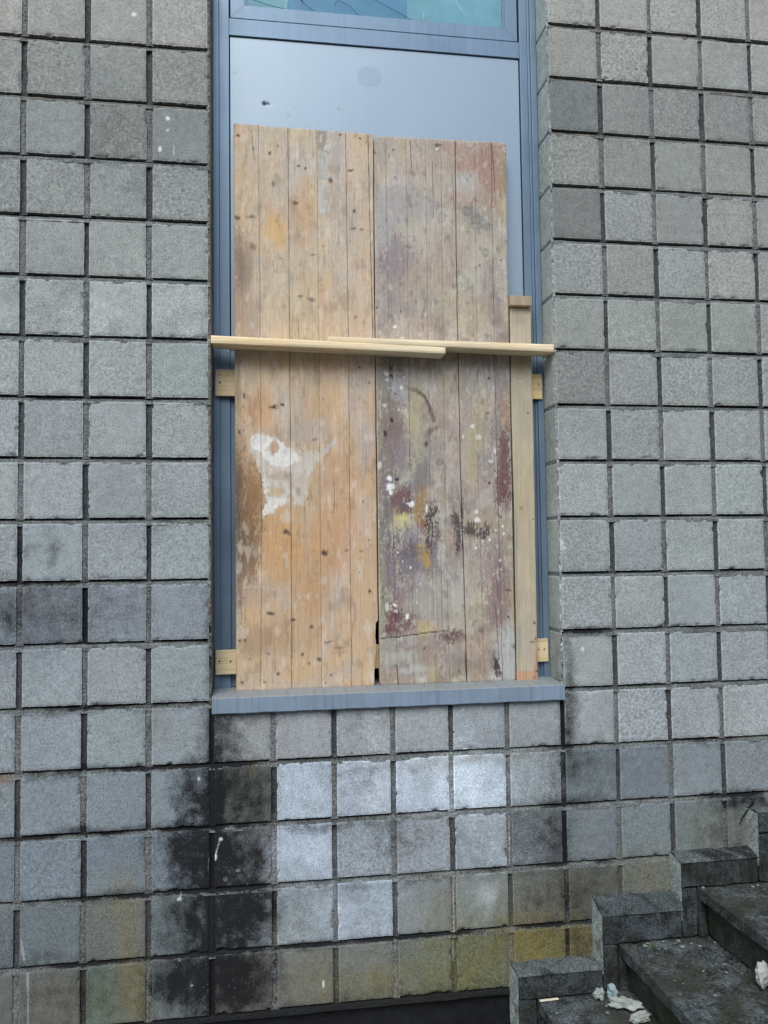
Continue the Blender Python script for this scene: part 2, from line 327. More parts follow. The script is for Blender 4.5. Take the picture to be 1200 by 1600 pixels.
MARKS = [(0.3509,3.3067,0.0083,0.0067, 1), (0.46,2.9539,0.0062,0.0066, 1), (0.4349,2.8464,0.0042,0.0088, 1), (0.46,2.9141,0.0031,0.0033, .8), (0.6282,0.5615,0.0062,0.0061, .9), (0.4963,0.3799,0.008,0.006, .8), (0.5594,0.7579,0.004,0.0062, .7), (0.6117,0.5034,0.0033,0.0122, .9), (1.7784,1.6499,0.0071,0.0057, .5),
         (1.8081,1.5119,0.0118,0.0135, .5), (1.8171,1.4938,0.0118,0.009, .55), (1.8789,1.1377,0.0047,0.009, .9), (0.9569,0.0721,0.0025,0.0123, .8), (0.6421,0.4341,0.0062,0.0081, .4), (0.6832,0.4577,0.0082,0.0041, .4), (0.5361,0.1058,0.006,0.004, .5)]
LINES = [([(0.6241,0.5576),(0.6138,0.5236),(0.6097,0.4933)], .0022, .65), ([(0.5894,0.5049),(0.5872,0.4603)], .002, .5), ([(0.5023,0.3996),(0.4983,0.3838)], .002, .5), ([(0.4767,2.8733),(0.483,2.812)], .0014, .6), ([(0.1768,3.0542),(0.1667,3.0273)], .001, .5), ([(0.015,0.2887),(0.0249,0.2294)], .0022, .4), ([(0.0347,0.1896),(0.0379,0.0341)], .0022, .35), ([(1.4018,0.3865),(1.3985,0.1965)], .0018, .5), ([(1.0123,0.331),(1.0135,0.2482)], .0016, .45), ([(1.6034,0.5767),(1.5999,0.4154)], .0016, .45), ([(1.3983,0.1839),(1.3941,0.0708)], .0016, .4)]
def wall_paint(X, Z, base, mort=False, seed=0):
    """albedo rgb + soot amount for points of the wall plane"""
    c = np.ones(X.shape+(3,))*base
    so = np.zeros(X.shape)
    wx = fbm(X*14, Z*14, 41, 4)*.022; wz = fbm(X*14, Z*14, 42, 4)*.022; fi = fbm(X*55, Z*55, 43, 4); vs = np.clip(.5+.9*fbm(X*42, Z*5, 44, 4)+.5*fbm(X*12, Z*9, 45, 3), 0, 1.4)
    for x, z, rx, rz, cc, a in HUE:
        q = (np.abs(X-x) < rx*2) & (np.abs(Z-z) < rz*2)
        if not q.any(): continue
        d = np.hypot((X[q]-x+wx[q])/rx, (Z[q]-z+wz[q])/rz)+.28*fi[q]
        m = ((1-sstep(.15, 1.45, d))*np.clip(a*(.62+.62*vs[q]), 0, 1)*(.7 if mort else 1.))[:, None]; c[q] = c[q]*(1-m)+lin(cc)*m
    for x, z, rx, rz, a in SOOT:
        q = (np.abs(X-x) < rx*2) & (np.abs(Z-z) < rz*2)
        if not q.any(): continue
        d = np.hypot((X[q]-x+wx[q]*.8)/rx, (Z[q]-z+wz[q]*.8)/rz)+.22*fi[q]
        so[q] = so[q]+a*1.04*(.75+.5*vs[q])*(1-sstep(.0, 1.5, d))*(1-.62*np.clip(so[q], 0, 1.2))
    for x, z, rx, rz, a in MARKS:
        q = (np.abs(X-x) < rx*2.2+.002) & (np.abs(Z-z) < rz*2.2+.002)
        if not q.any(): continue
        d = np.hypot((X[q]-x)/(rx+.0015), (Z[q]-z)/(rz+.0015))+.3*fi[q]
        m = (1-sstep(.6, 1.1, d))*a; so[q] *= 1-m; c[q] = c[q]*(1-m[:, None])+lin((225, 230, 232))*m[:, None]
    for pts, w, a in LINES:
        for (ax, az), (bx, bz) in zip(pts[:-1], pts[1:]):
            q = (X > min(ax, bx)-.01) & (X < max(ax, bx)+.01) & (Z > min(az, bz)-.01) & (Z < max(az, bz)+.01)
            if not q.any(): continue
            x = X[q]; z = Z[q]; t = np.clip(((x-ax)*(bx-ax)+(z-az)*(bz-az))/((bx-ax)**2+(bz-az)**2), 0, 1)
            m = (1-sstep(w*.5, w*1.6, np.hypot(x-ax-t*(bx-ax)+wx[q]*.08, z-az-t*(bz-az))))*a
            so[q] *= 1-m; c[q] = c[q]*(1-m[:, None])+lin((215, 222, 225))*m[:, None]
    return np.concatenate([c, so[..., None]], -1)

C0, C1, R0, R1 = -7, 19, -9, 16      # modules built: x -1.4..4.0, z 0..5.2
XL, XR = .600, 1.8035                # the opening
def is_open(c, r): return 3 <= c <= 8 and r < 12
blocks = Acc(); mort = Acc(); rng = np.random.RandomState(3)
for r in range(R0, R1+1):
    for c in range(C0, C1+1):
        if is_open(c, r): continue
        z1 = 3.4-r*MOD; z0 = z1-MOD; x0 = c*MOD; x1 = x0+MOD
        # the boundaries of a block, half a joint in from the module lines, a little uneven
        a0 = x0+J/2+rng.uniform(-.0015, .0015); a1 = x1-J/2+rng.uniform(-.0015, .0015)
        b0 = z0+J/2+rng.uniform(-.0012, .0012); b1 = z1-J/2+rng.uniform(-.0012, .0012)
        if c == 9 and r < 12: a0 = 1.8075
        if c == 2 and r < 12: a1 = .5925
        vis = -1 <= c <= 13 and -1 <= r <= 16
        low = vis and r >= 12 and (c <= 5 or c >= 8)
        n = (52 if r >= 12 and 0 <= c <= 4 else 40) if vis else 8
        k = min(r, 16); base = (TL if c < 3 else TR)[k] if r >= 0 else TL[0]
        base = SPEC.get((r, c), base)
        t = np.linspace(0, 1, n)
        uu, vv = np.meshgrid(np.concatenate([[0, 0], t, [1, 1]]), np.concatenate([[0, 0], t, [1, 1]]), indexing='ij')
        P = np.zeros(uu.shape+(3,)); X = a0+(a1-a0)*uu; Z = b0+(b1-b0)*vv
        if vis:   # ragged arrises
            ed = 1.2e-3
            fx = fbm(Z*90, X*0+c*7.3+r, 11, 3); fz = fbm(X*90, Z*0+r*5.1+c, 12, 3)
            X = X+np.where(uu < .5, 1, -1)*sstep(.03, 0, np.minimum(uu, 1-uu))*(ed+ed*fx)
            Z = Z+np.where(vv < .5, 1, -1)*sstep(.03, 0, np.minimum(vv, 1-vv))*(ed+ed*fz)
        yo = rng.uniform(-.0012, .0012); tx, tz = rng.uniform(-.0012, .0012, 2)
        Y = yo+tx*(uu-.5)+tz*(vv-.5)
        dm = np.minimum(np.minimum(uu, 1-uu)*(a1-a0), np.minimum(vv, 1-vv)*(b1-b0))
        Y = Y+.0022*sstep(.004, 0, dm)                   # worn edges
        if vis:
            Y = Y+.0006*fbm(X*60, Z*60, 15, 3)
            chip = np.clip(fbm(X*38, Z*38, 16, 3)-(.16 if rng.rand() < .35 else .32), 0, 1)*sstep(.013, 0, dm)
            Y = Y+chip*.020
        i = np.arange(uu.shape[0]); bx = (i == 0) | (i == uu.shape[0]-1)
        back = bx[:, None] | bx[None, :]
        Y = np.where(back, .022, Y)
        P[..., 0] = X; P[..., 1] = Y; P[..., 2] = Z
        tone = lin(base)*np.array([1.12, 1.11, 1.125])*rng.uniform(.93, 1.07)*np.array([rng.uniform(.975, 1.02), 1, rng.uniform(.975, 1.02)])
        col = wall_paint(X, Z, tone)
        if vis:   # each face has its own wash marks
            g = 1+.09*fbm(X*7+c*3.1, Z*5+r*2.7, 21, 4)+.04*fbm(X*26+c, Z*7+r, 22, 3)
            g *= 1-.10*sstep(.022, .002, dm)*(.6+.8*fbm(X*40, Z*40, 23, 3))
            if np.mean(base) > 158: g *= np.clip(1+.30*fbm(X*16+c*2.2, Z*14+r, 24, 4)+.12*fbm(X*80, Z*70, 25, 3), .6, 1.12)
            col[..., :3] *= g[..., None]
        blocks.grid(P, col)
def mortar_col(X, Z, base): return wall_paint(X, Z, lin(base), True)
# bed joints: recessed under the upper block, raked out to nearly flush on the lower one
for r in range(R0, R1+2):
    zc = 3.4-r*MOD
    for (xa, xb) in ([(C0*MOD, .5990), (1.8045, (C1+1)*MOD)] if r <= 12 else [(C0*MOD, (C1+1)*MOD)]):
        nx = int((xb-xa)/.004); pz = np.array([-J*1.0, -J*.45, -J*.2, 0., J*.2, J*.40, J*.9])
        yy = np.array([.0010, .0020, .0035, .0070, .0130, .0190, .0205])
        X, Zk = np.meshgrid(np.linspace(xa, xb, nx), pz, indexing='ij')
        Y = np.interp(Zk, pz, yy)+.0022*fbm(X*45, Zk*120+r*3, 31, 4)+.0035*np.clip(fbm(X*9, Zk*0+r*7.7, 32, 3), -.3, 1)
        dp = sstep(-.1, .5, fbm(X*2.3+r*11, Zk*0, 33, 2)); Y = Y+.004*dp*(Zk > -J*.5)
        P = np.stack([X, Y, zc+Zk], -1)
        low = np.clip((1.0-zc)/1.0, 0, 1)
        cc = mortar_col(X, P[..., 2], (112, 112, 106) if zc > 2.9 else (112, 117, 116))
        cc[..., :3] *= (1+.45*fbm(X*22, Zk*60+r*9, 34, 4))[..., None]
        cc[..., 3] += .42*sstep(-.1, .5, fbm(X*5.1+r*3, Zk*0+r*1.7, 35, 3)) + .40*low*sstep(-.2, .1, fbm(X*5+r, Zk*0+r*3.7, 36, 3)); cc[..., 3] *= sstep(-J*.75, -J*.2, Zk+.003*fbm(X*60, Zk*80, 37, 3)); cc[..., 3] += .5*sstep(J*.05, J*.3, Zk)  # last alpha term paints the contact shade under each upper block
        if r == 17: cc[..., 3] += .9
        mort.grid(P, cc)
# perpends: every other one is a true mortar joint, its neighbour a sawn score in the block
for r in range(R0, R1+1):
    for c in range(C0, C1+2):
        if 4 <= c <= 8 and r < 12 or (c in (3, 9) and r < 12): continue
        z1 = 3.4-r*MOD-J*.45; z0 = 3.4-(r+1)*MOD+J*.4; true = (c+r) % 2 == 0
        px = np.array([-J*.8, -J*.48, -J*.2, J*.05, J*.25, J*.48, J*.8])
        yy = np.array([.006, .006, .0045, .0035, .0045, .006, .006]) if true else np.array([.012, .012, .0115, .011, .0075, .006, .006])
        X, Z = np.meshgrid(px, np.linspace(z0-.004, z1+.004, 44), indexing='ij')
        Y = np.interp(X, px, yy)+.0022*fbm(X*120+c, Z*60+r, 51, 4)+.0015*fbm(X*0+c*3.3, Z*8+r, 52, 2)
        P = np.stack([c*MOD+X, Y, Z], -1)
        cc = mortar_col(P[..., 0], Z, (118, 120, 120) if true else (78, 81, 83))
        cc[..., :3] *= (1+.35*fbm(X*60+c*5, Z*30+r*9, 53, 4))[..., None]
        if not true: cc[..., 3] += .16*sstep(-.2, .5, fbm(X*0+c*3.7, Z*6+r*5, 54, 2))
        if (c in (1, 3) and r >= 8) or (c == 9 and r >= 11): cc[..., 3] += .30
        if (c, r) in ((2, 9), (2, 10), (0, 6), (0, 9), (1, 10), (13, 9), (11, 9), (10, 8)): cc[..., 3] += .3
        mort.grid(P, cc)
# ragged mortar slurry that closes the block ends at both edges of the opening
for xa, xb, xj, k in ((.5880, .5996, -1, (132, 126, 116)), (1.8038, 1.8110, 1, (150, 154, 154))):
    X, Z = np.meshgrid(np.linspace(xa, xb, 6), np.linspace(.96, 5.2, 1000), indexing='ij')
    Y = .0060+.0030*fbm(X*90, Z*50, 57, 4)+.002*fbm(X*0, Z*9, 58, 2)
    Y[0 if xj > 0 else -1] += .006
    cc = mortar_col(X, Z, k); cc[..., :3] *= (1+.5*fbm(X*150, Z*90, 59, 4))[..., None]
    cc[..., 3] += .35*sstep(-.1, .4, fbm(X*60, Z*45, 60, 3))
    w = (fbm(X*200, Z*130, 61, 3) > .22)*(.9 if xj > 0 else .3); cc[..., :3] = cc[..., :3]*(1-w[..., None])+lin((205, 210, 212))*w[..., None]; cc[..., 3] *= 1-w
    mort.grid(np.stack([X, Y, Z], -1), cc)
building = tag(empty('concrete_block_building', (1.2, .3, 0)), 'grey concrete block building front with soot stains around a boarded window', 'building')
ob = link('block_facing', blocks.mesh('block_facing'), M['block'], building); smooth(ob.data)
om = link('mortar_joints', mort.mesh('mortar_joints'), M['mortar'], building); smooth(om.data)
# jamb returns: block ends seen edge-on, joint lines continue round the corner
jam = Acc(); TOP = 5.2
for side, xj, dx in (('l', XL, 1), ('r', XR, -1)):
    nz = int((TOP-1.0)/.004); ny = 40
    Yg, Zg = np.meshgrid(np.linspace(.004 if side == 'r' else .010, .23, ny), np.linspace(.95, TOP, nz), indexing='ij')
    ph = (Zg/MOD) % 1; dj = np.minimum(ph, 1-ph)*MOD
    groove = sstep(.0065, .002, dj+.0016*fbm(Yg*90, Zg*90, 61, 3))
    edge = sstep(.010, .0, Yg-.004)*(1+.8*fbm(Zg*40, Yg*30, 62, 3))
    X = xj-dx*(.007*groove+.0035*np.clip(edge, 0, 2)+.0006*fbm(Yg*50, Zg*50, 63, 3))
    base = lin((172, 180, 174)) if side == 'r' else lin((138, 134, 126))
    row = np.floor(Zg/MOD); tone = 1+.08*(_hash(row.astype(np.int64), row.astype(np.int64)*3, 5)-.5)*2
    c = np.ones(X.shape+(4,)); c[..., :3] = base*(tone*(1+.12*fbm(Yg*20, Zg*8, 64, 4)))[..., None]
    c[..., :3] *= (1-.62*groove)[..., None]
    w = (fbm(Yg*260, Zg*120, 65, 3) > .25)*sstep(.012, .006, Yg)*.8
    if side == 'r': c[..., :3] = c[..., :3]*(1-w[..., None])+lin((205, 210, 212))*w[..., None]
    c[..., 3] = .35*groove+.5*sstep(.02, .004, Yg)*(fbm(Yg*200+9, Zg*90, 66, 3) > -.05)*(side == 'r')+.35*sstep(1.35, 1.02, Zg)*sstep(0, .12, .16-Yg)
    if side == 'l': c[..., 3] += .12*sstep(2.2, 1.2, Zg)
    P = np.stack([X, Yg, Zg], -1)
    if side == 'r': P = P[::-1]
    jam.grid(P, c if side == 'l' else c[::-1])
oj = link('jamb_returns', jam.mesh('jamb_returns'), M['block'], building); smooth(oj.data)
# solid core behind the facing, plinth, dark room
box_obj('wall_core', [(-1.4, .5985, .024, .30, -.002, TOP), (1.8055, 4.0, .024, .30, -.002, TOP), (.5985, 1.8055, .024, .30, -.002, .955)], M['mortar2'], building, bev=0)
box_obj('plinth', (-1.4, 4.0, .026, .3, -.6, -.004), M['plinth'], building, bev=0)
box_obj('dark_room', [(.45, 1.95, .90, .92, .9, TOP), (.45, .47, .30, .90, .9, TOP), (1.93, 1.95, .30, .90, .9, TOP), (.47, 1.93, .30, .90, .88, .90)], M['void'], building, bev=0)

# ------------------------------------------------------------------ window: painted steel frame, panel, sash, glass, sill
win = empty('window', (1.2, .13, 1.0), building); win.matrix_parent_inverse = Matrix.Translation(building.location).inverted()
F = M['frame']
box_obj('outer_frame', [(.603, .6245, .124, .20, 1.0, TOP), (.6250, .6600, .130, .20, 1.0, TOP), (1.7410, 1.7700, .130, .20, 1.0, TOP), (1.7706, 1.7790, .126, .20, 1.0, TOP),
                        (1.7796, 1.8010, .118, .20, 1.0, TOP)], F, win, .0012)
box_obj('transom', (.6605, 1.7400, .1325, .19, 3.3455, 3.4075), F, win, .0012)
box_obj('lower_rail', (.6605, 1.7400, .136, .19, 2.13, 2.20), F, win, .0012)
box_obj('stile', (.6605, .7150, .140, .19, 1.03, 2.1295), F, win, .0012); box_obj('stile', (1.6700, 1.7400, .140, .19, 1.03, 2.1295), F, win, .0012)
# sash with mitred corners
def sash(x0, x1, z0, z1, w, y):
    bm = bmesh.new()
    I = [(x0+w, z0+w), (x1-w, z0+w), (x1-w, z1-w), (x0+w, z1-w)]; O = [(x0, z0), (x1, z0), (x1, z1), (x0, z1)]
    g = .0004
    for k in range(4):
        a, b = O[k], O[(k+1) % 4]; c, d = I[(k+1) % 4], I[k]
        cxm = (a[0]+b[0]+c[0]+d[0])/4; czm = (a[1]+b[1]+c[1]+d[1])/4
        pts = [(p[0]+(cxm-p[0])*g*2, p[1]+(czm-p[1])*g*2) for p in (a, b, c, d)]
        vs = [bm.verts.new((p[0], y, p[1])) for p in pts]+[bm.verts.new((p[0], y+.045, p[1])) for p in pts]
        bm.faces.new(vs[:4][::-1] if False else vs[:4])
        for i in range(4):
            j = (i+1) % 4; bm.faces.new((vs[i], vs[i+4], vs[j+4], vs[j]))
    # glazing bead
    for (bx0, bx1, bz0, bz1) in ((x0+w, x1-w, z0+w-.001, z0+w+.005), (x0+w-.001, x0+w+.005, z0+w+.0055, z1-w), (x1-w-.005, x1-w+.001, z0+w+.0055, z1-w)):
        bm_box(bm, bx0, bx1, y+.006, y+.02, bz0, bz1)
    bmesh.ops.recalc_face_normals(bm, faces=bm.faces)
    me = D.meshes.new('sash'); bm.to_mesh(me); bm.free(); return link('sash', me, F, win)
sash(.6655, 1.7330, 3.4115, 4.9, .0475, .134)
g = NM('cyan_tinted_glass'); g.t.nodes.remove(g.b)
tr = g.n('ShaderNodeBsdfTransparent'); tr.inputs[0].default_value = (.90, .985, .995, 1)
gl = g.n('ShaderNodeBsdfGlossy'); gl.inputs['Roughness'].default_value = .03; gl.inputs[0].default_value = (.8, .95, 1, 1)
fr = g.n('ShaderNodeFresnel'); fr.inputs[0].default_value = 1.45
ms = g.n('ShaderNodeMixShader'); g.l(fr.outputs[0], ms.inputs[0]); g.l(tr.outputs[0], ms.inputs[1]); g.l(gl.outputs[0], ms.inputs[2]); g.l(ms.outputs[0], g.o.inputs[0])
M['glass'] = g.m
box_obj('glass_pane', (.712, 1.687, .146, .150, 3.459, 4.86), M['glass'], win, 0)
# added tinted sheets behind the glass stand in for its reflections
M['reflect_pale'] = simple('pale_reflection_tint', (190, 226, 230), .9, 12, .12, .3, .004); M['reflect_blue'] = simple('blue_reflection_tint', (140, 188, 218), .9, 12, .08, .2, .002)
def reflect_sheet(x0, x1, y, z0, z1, mat, amp, k, lean=0.):
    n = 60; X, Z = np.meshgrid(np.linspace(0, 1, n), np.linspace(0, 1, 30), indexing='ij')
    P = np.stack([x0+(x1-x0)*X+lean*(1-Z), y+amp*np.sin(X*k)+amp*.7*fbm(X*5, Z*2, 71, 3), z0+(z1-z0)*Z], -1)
    a = Acc(); a.grid(P); o = link('reflection_backing', a.mesh('reflection_backing'), mat, win); smooth(o.data); return o
reflect_sheet(.69, .885, .158, 3.42, 4.9, M['reflect_pale'], .003, 9, -.015); reflect_sheet(.870, 1.33, .160, 3.42, 4.9, M['reflect_blue'], .002, 4); reflect_sheet(1.315, 1.71, .157, 3.42, 4.9, M['reflect_pale'], .002, 5)
# cracks in the pane
def cracks(name, lines, mat, rad, y):
    cu = D.curves.new(name, 'CURVE'); cu.dimensions = '3D'; cu.bevel_depth = rad; cu.bevel_resolution = 1
    for L in lines:
        s = cu.splines.new('POLY'); s.points.add(len(L)-1)
        for p, (x, z) in zip(s.points, L): p.co = (x, y, z, 1)
    o = D.objects.new('tmp', cu); dg = bpy.context.evaluated_depsgraph_get(); COL.objects.link(o); dg.update()
    me = D.meshes.new_from_object(o.evaluated_get(dg)); D.objects.remove(o); me.name = name; me.materials.clear()
    return link(name, me, mat, win)
M['crack'] = simple('dark_crack', (40, 66, 84), .5); M['crackw'] = simple('crack_bright', (225, 240, 242), .4)
cracks('glass_crack', [[(1.005-.09, 3.545), (.925, 3.500), (.965, 3.470)], [(.925, 3.50), (.93, 3.56), (.92, 3.64)], [(1.04, 3.525), (1.10, 3.500), (1.135, 3.464)],
                       [(1.06, 3.56), (1.20, 3.53), (1.33, 3.468)], [(1.046, 3.50), (1.052, 3.518), (1.044, 3.498)], [(.84, 3.60), (.925, 3.50)], [(.712, 3.50), (.80, 3.478), (.89, 3.462)]], M['crack'], .0009, .1455)
for L in ([(1.50, 3.56), (1.535, 3.50)], [(.86, 3.47), (.872, 3.51), (.868, 3.53)], [(.74, 3.49), (.79, 3.51)], [(1.375, 3.47), (1.376, 3.50)]):
    cracks('glass_scratch', [L], M['crackw'], .0008, .1453)
# grey sealant bead between frame and wall
for x_ in (.6015, 1.8018):
    Zs = np.linspace(1.03, 5.1, 700); th_ = np.linspace(0, math.pi, 7); Tg_, Zg_ = np.meshgrid(th_, Zs, indexing='ij')
    rr_ = .0035+.0010*fbm(Zg_*25, Tg_, 333, 3); a = Acc(); a.grid(np.stack([x_+rr_*np.cos(Tg_), .125-rr_*np.sin(Tg_), Zg_], -1)); o = link('sealant', a.mesh('sealant'), simple('dirty_sealant', (96, 98, 98), .8, 60, .4), win); smooth(o.data)
# infill panel
n1, n2 = 240, 250
X, Z = np.meshgrid(np.linspace(.6640, 1.7370, n1), np.linspace(2.205, 3.3415, n2), indexing='ij')
cv = Canvas(X, Z, (150, 168, 182), 300)
cv.put(np.clip(.5+fbm(X*6, Z*3, 301, 4), 0, 1), (146, 164, 180), .35)
x, z, rx, rz = 1.1682,3.233,0.0452,0.0387; d = np.hypot((X-x)/rx, (Z-z)/rz)
cv.put((1-sstep(.8, 1.05, d)), (130, 148, 168), .5); cv.put((1-sstep(.0, .12, abs(d-.95))), (122, 138, 158), .35)
for (x, z, rx, rz, a) in ((0.7865,3.1043,0.0073,0.0071, 1), (0.8001,3.1029,0.0057,0.0048, .8), (0.8707,3.0678,0.0046,0.0035, .18), (1.0538,3.102,0.0036,0.0024, .25), (0.6829,3.2097,0.0067,0.007, .12), (0.8916,3.0976,0.0023,0.0024, .15)):
    cv.blob(x, z, rx+.002, rz+.002, (30, 38, 52), a, .3, .1, .1)
    cv.h += .0012*np.exp(-((X-x)**2+(Z-z)**2)/(.006**2))*a
a = Acc(); Y = .1385+cv.h+.0012*fbm(X*3, Z*3, 302, 2); a.grid(np.stack([X, Y, Z], -1), np.concatenate([cv.c, np.ones(X.shape+(1,))], -1))
pm = NM('panel_paint'); c_, _ = pm.attr('paint'); n_ = pm.noise(220, 3, .7); s_ = pm.noise(1., 4, .6, scale=(60, 60, 2))
pm.bump(n_, .05, .0005)
M['panel'] = pm.fin(pm.scale(c_, pm.math('MULTIPLY', pm.rng(n_, .3, .7, .965, 1.03), pm.rng(s_, .35, .7, .985, 1.01))), .38, .5, .28)
o = link('infill_panel', a.mesh('infill_panel'), M['panel'], win); smooth(o.data)
# sill: folded metal, top slopes out, ends project past the jamb a little
bm = bmesh.new()
prof = [(.20, 1.031), (-.016, 1.0195), (-.022, 1.0165), (-.022, .9690), (-.018, .9660), (-.012, .966), (-.012, 1.008), (.20, 1.022)]
nseg = 60; rings = []
for i in range(nseg+1):
    x = .6015+(1.8020-.6015)*i/nseg
    wv = .0006*math.sin(i*.9)+.0005*math.sin(i*2.3); rings.append([bm.verts.new((x, y+wv*(y < 0), z+wv*.8)) for y, z in prof])
for i in range(nseg):
    for k in range(8): bm.faces.new((rings[i][k], rings[i+1][k], rings[i+1][(k+1) % 8], rings[i][(k+1) % 8]))
bm.faces.new(rings[0]); bm.faces.new(rings[-1][::-1]); bmesh.ops.recalc_face_normals(bm, faces=bm.faces)
me = D.meshes.new('sill'); bm.to_mesh(me); bm.free()
def mat_sill():
    a = NM('dusty_sill_paint'); geo = a.n('ShaderNodeNewGeometry'); sx = a.n('ShaderNodeSeparateXYZ'); a.l(geo.outputs['Normal'], sx.inputs[0])
    n1 = a.noise(45, 5, .7); n2 = a.noise(9, 4, .6); g = a.noise(300, 3, .7)
    up_ = a.math('MULTIPLY', a.rng(sx.outputs[2], .5, .9), a.rng(n1, .35, .6, .35, 1.))
    col = a.mix(a.rng(n2, .4, .65, 0., .5), rgba((132, 150, 170)), rgba((112, 130, 142)))
    col = a.mix(a.math('MULTIPLY', up_, .85), col, rgba((146, 148, 140))); dr = a.noise(1., 3, .6, scale=(55, 6, 3)); col = a.mix(a.rng(dr, .52, .66, 0., .35), col, rgba((88, 96, 100)))
    col = a.scale(col, a.rng(g, .3, .7, .93, 1.06)); a.bump(n1, .15, .001)
    return a.fin(col, .5, .4)
link('sill', me, mat_sill(), win)

# ------------------------------------------------------------------ boards
def interp(tab, z):       # tab [(x,z)...] any order -> x at z
    t = sorted((b, a) for a, b in tab); return np.interp(z, [q[0] for q in t], [q[1] for q in t])
def board(name, left, right, zb, zt, y0, th, paintf, seed, corner=.008, nx=180, nz=700, toptab=None, mat=None, lean=0.):
    s = np.linspace(0, 1, nx); t = np.linspace(0, 1, nz)
    Sg, Tg = np.meshgrid(s, t, indexing='ij')
    zb_ = zb+.0012*fbm(Sg*9, Sg*0, seed, 3); zt_ = (np.interp(Sg, [q[0] for q in toptab], [q[1] for q in toptab]) if toptab else zt)+.0016*fbm(Sg*26, Sg*0, seed+1, 3)
    Z = zb_+(zt_-zb_)*Tg
    xl = interp(left, Z)+.0009*fbm(Z*12, Z*0, seed+2, 4); xr = interp(right, Z)+.0009*fbm(Z*12, Z*0, seed+3, 4)
    cz = np.minimum(Z-zb, np.maximum(zt_-Z, 0)); ins = np.where(cz < corner, corner-np.sqrt(np.clip(corner**2-(corner-cz)**2, 0, None)), 0)
    X = xl+ins+(xr-xl-2*ins)*Sg
    cv = Canvas(X, Z, (200, 180, 150), seed); paintf(cv)
    ed = np.minimum(np.minimum(X-xl, xr-X), np.minimum(Z-zb_, zt_-Z))
    Y = y0+lean*(Z-zb)+cv.h+.0016*sstep(.0035, 0, ed)+.0004*fbm(X*200, Z*10, seed+4, 3)+.0009*fbm(X*12, Z*1.5, seed+5, 2)
    a = Acc(); C = np.concatenate([cv.c, np.ones(X.shape+(1,))], -1)
    a.grid(np.stack([X, Y, Z], -1), C)
    # edges and back
    def strip(sel):
        Pf = np.stack([X, Y, Z], -1)[sel]; Cf = C[sel].copy(); Cf[:, :3] *= .8
        Pb = Pf.copy(); Pb[:, 1] = y0+lean*(Pb[:, 2]-zb)+th; a.grid(np.stack([Pf, Pb], 0), np.stack([Cf, Cf], 0))
    strip((0, slice(None))); strip((-1, slice(None))); strip((slice(None), 0)); strip((slice(None), -1))
    Pb = np.stack([X, np.full_like(Y, y0)+lean*(Z-zb)+th, Z], -1)[::-1][::9, ::25]
    cb = np.ones(Pb.shape[:2]+(4,)); cb[..., :3] = lin((150, 132, 108))
    Xc = np.stack([np.stack([X[[-1, 0]], np.full_like(Y[[-1, 0]], y0)+lean*(Z[[-1, 0]]-zb)+th, Z[[-1, 0]]], -1)])[0]
    a.grid(Xc, np.concatenate([np.ones(Xc.shape[:2]+(3,))*lin((150, 132, 108)), np.ones(Xc.shape[:2]+(1,))], -1))
    o = link(name, a.mesh(name), mat or M['wood']); smooth(o.data); return o

def planks(cv, seams, tones, seed):
    """tone each plank between seams; seams are polylines given bottom or top first"""
    xs = [interp(s_, cv.Z) for s_ in seams]; idx = sum((cv.X > q).astype(int) for q in xs)
    r = np.random.RandomState(seed)
    for k in range(len(seams)+1):
        t = r.uniform(*tones); q = idx == k; cv.c[q] *= t*np.array([1, r.uniform(.985, 1.01), r.uniform(.96, 1.02)])
    # long grain per plank
    g = fbm(cv.X*150+idx*13.7, cv.Z*5+idx*7.1, seed, 4); g2 = fbm(cv.X*36+idx*3.7, cv.Z*1.6+idx*9.1, seed+1, 3)
    cv.mul(1+.07*g+.05*g2+.10*fbm(cv.X*55, cv.Z*22, seed+2, 4)+.05*fbm(cv.X*200, cv.Z*120, seed+3, 3))
    return idx
def specks(cv, n, col, rmin, rmax, seed, box=None, a=.9):
    r = np.random.RandomState(seed); x0, x1, z0, z1 = box or (cv.X.min(), cv.X.max(), cv.Z.min(), cv.Z.max())
    for _ in range(n):
        x = r.uniform(x0, x1); z = r.uniform(z0, z1); q = rmin+(rmax-rmin)*r.rand()**3
        cv.blob(x, z, q, q*r.uniform(.7, 1.6), col, a*r.uniform(.5, 1), .5, .2, .1)

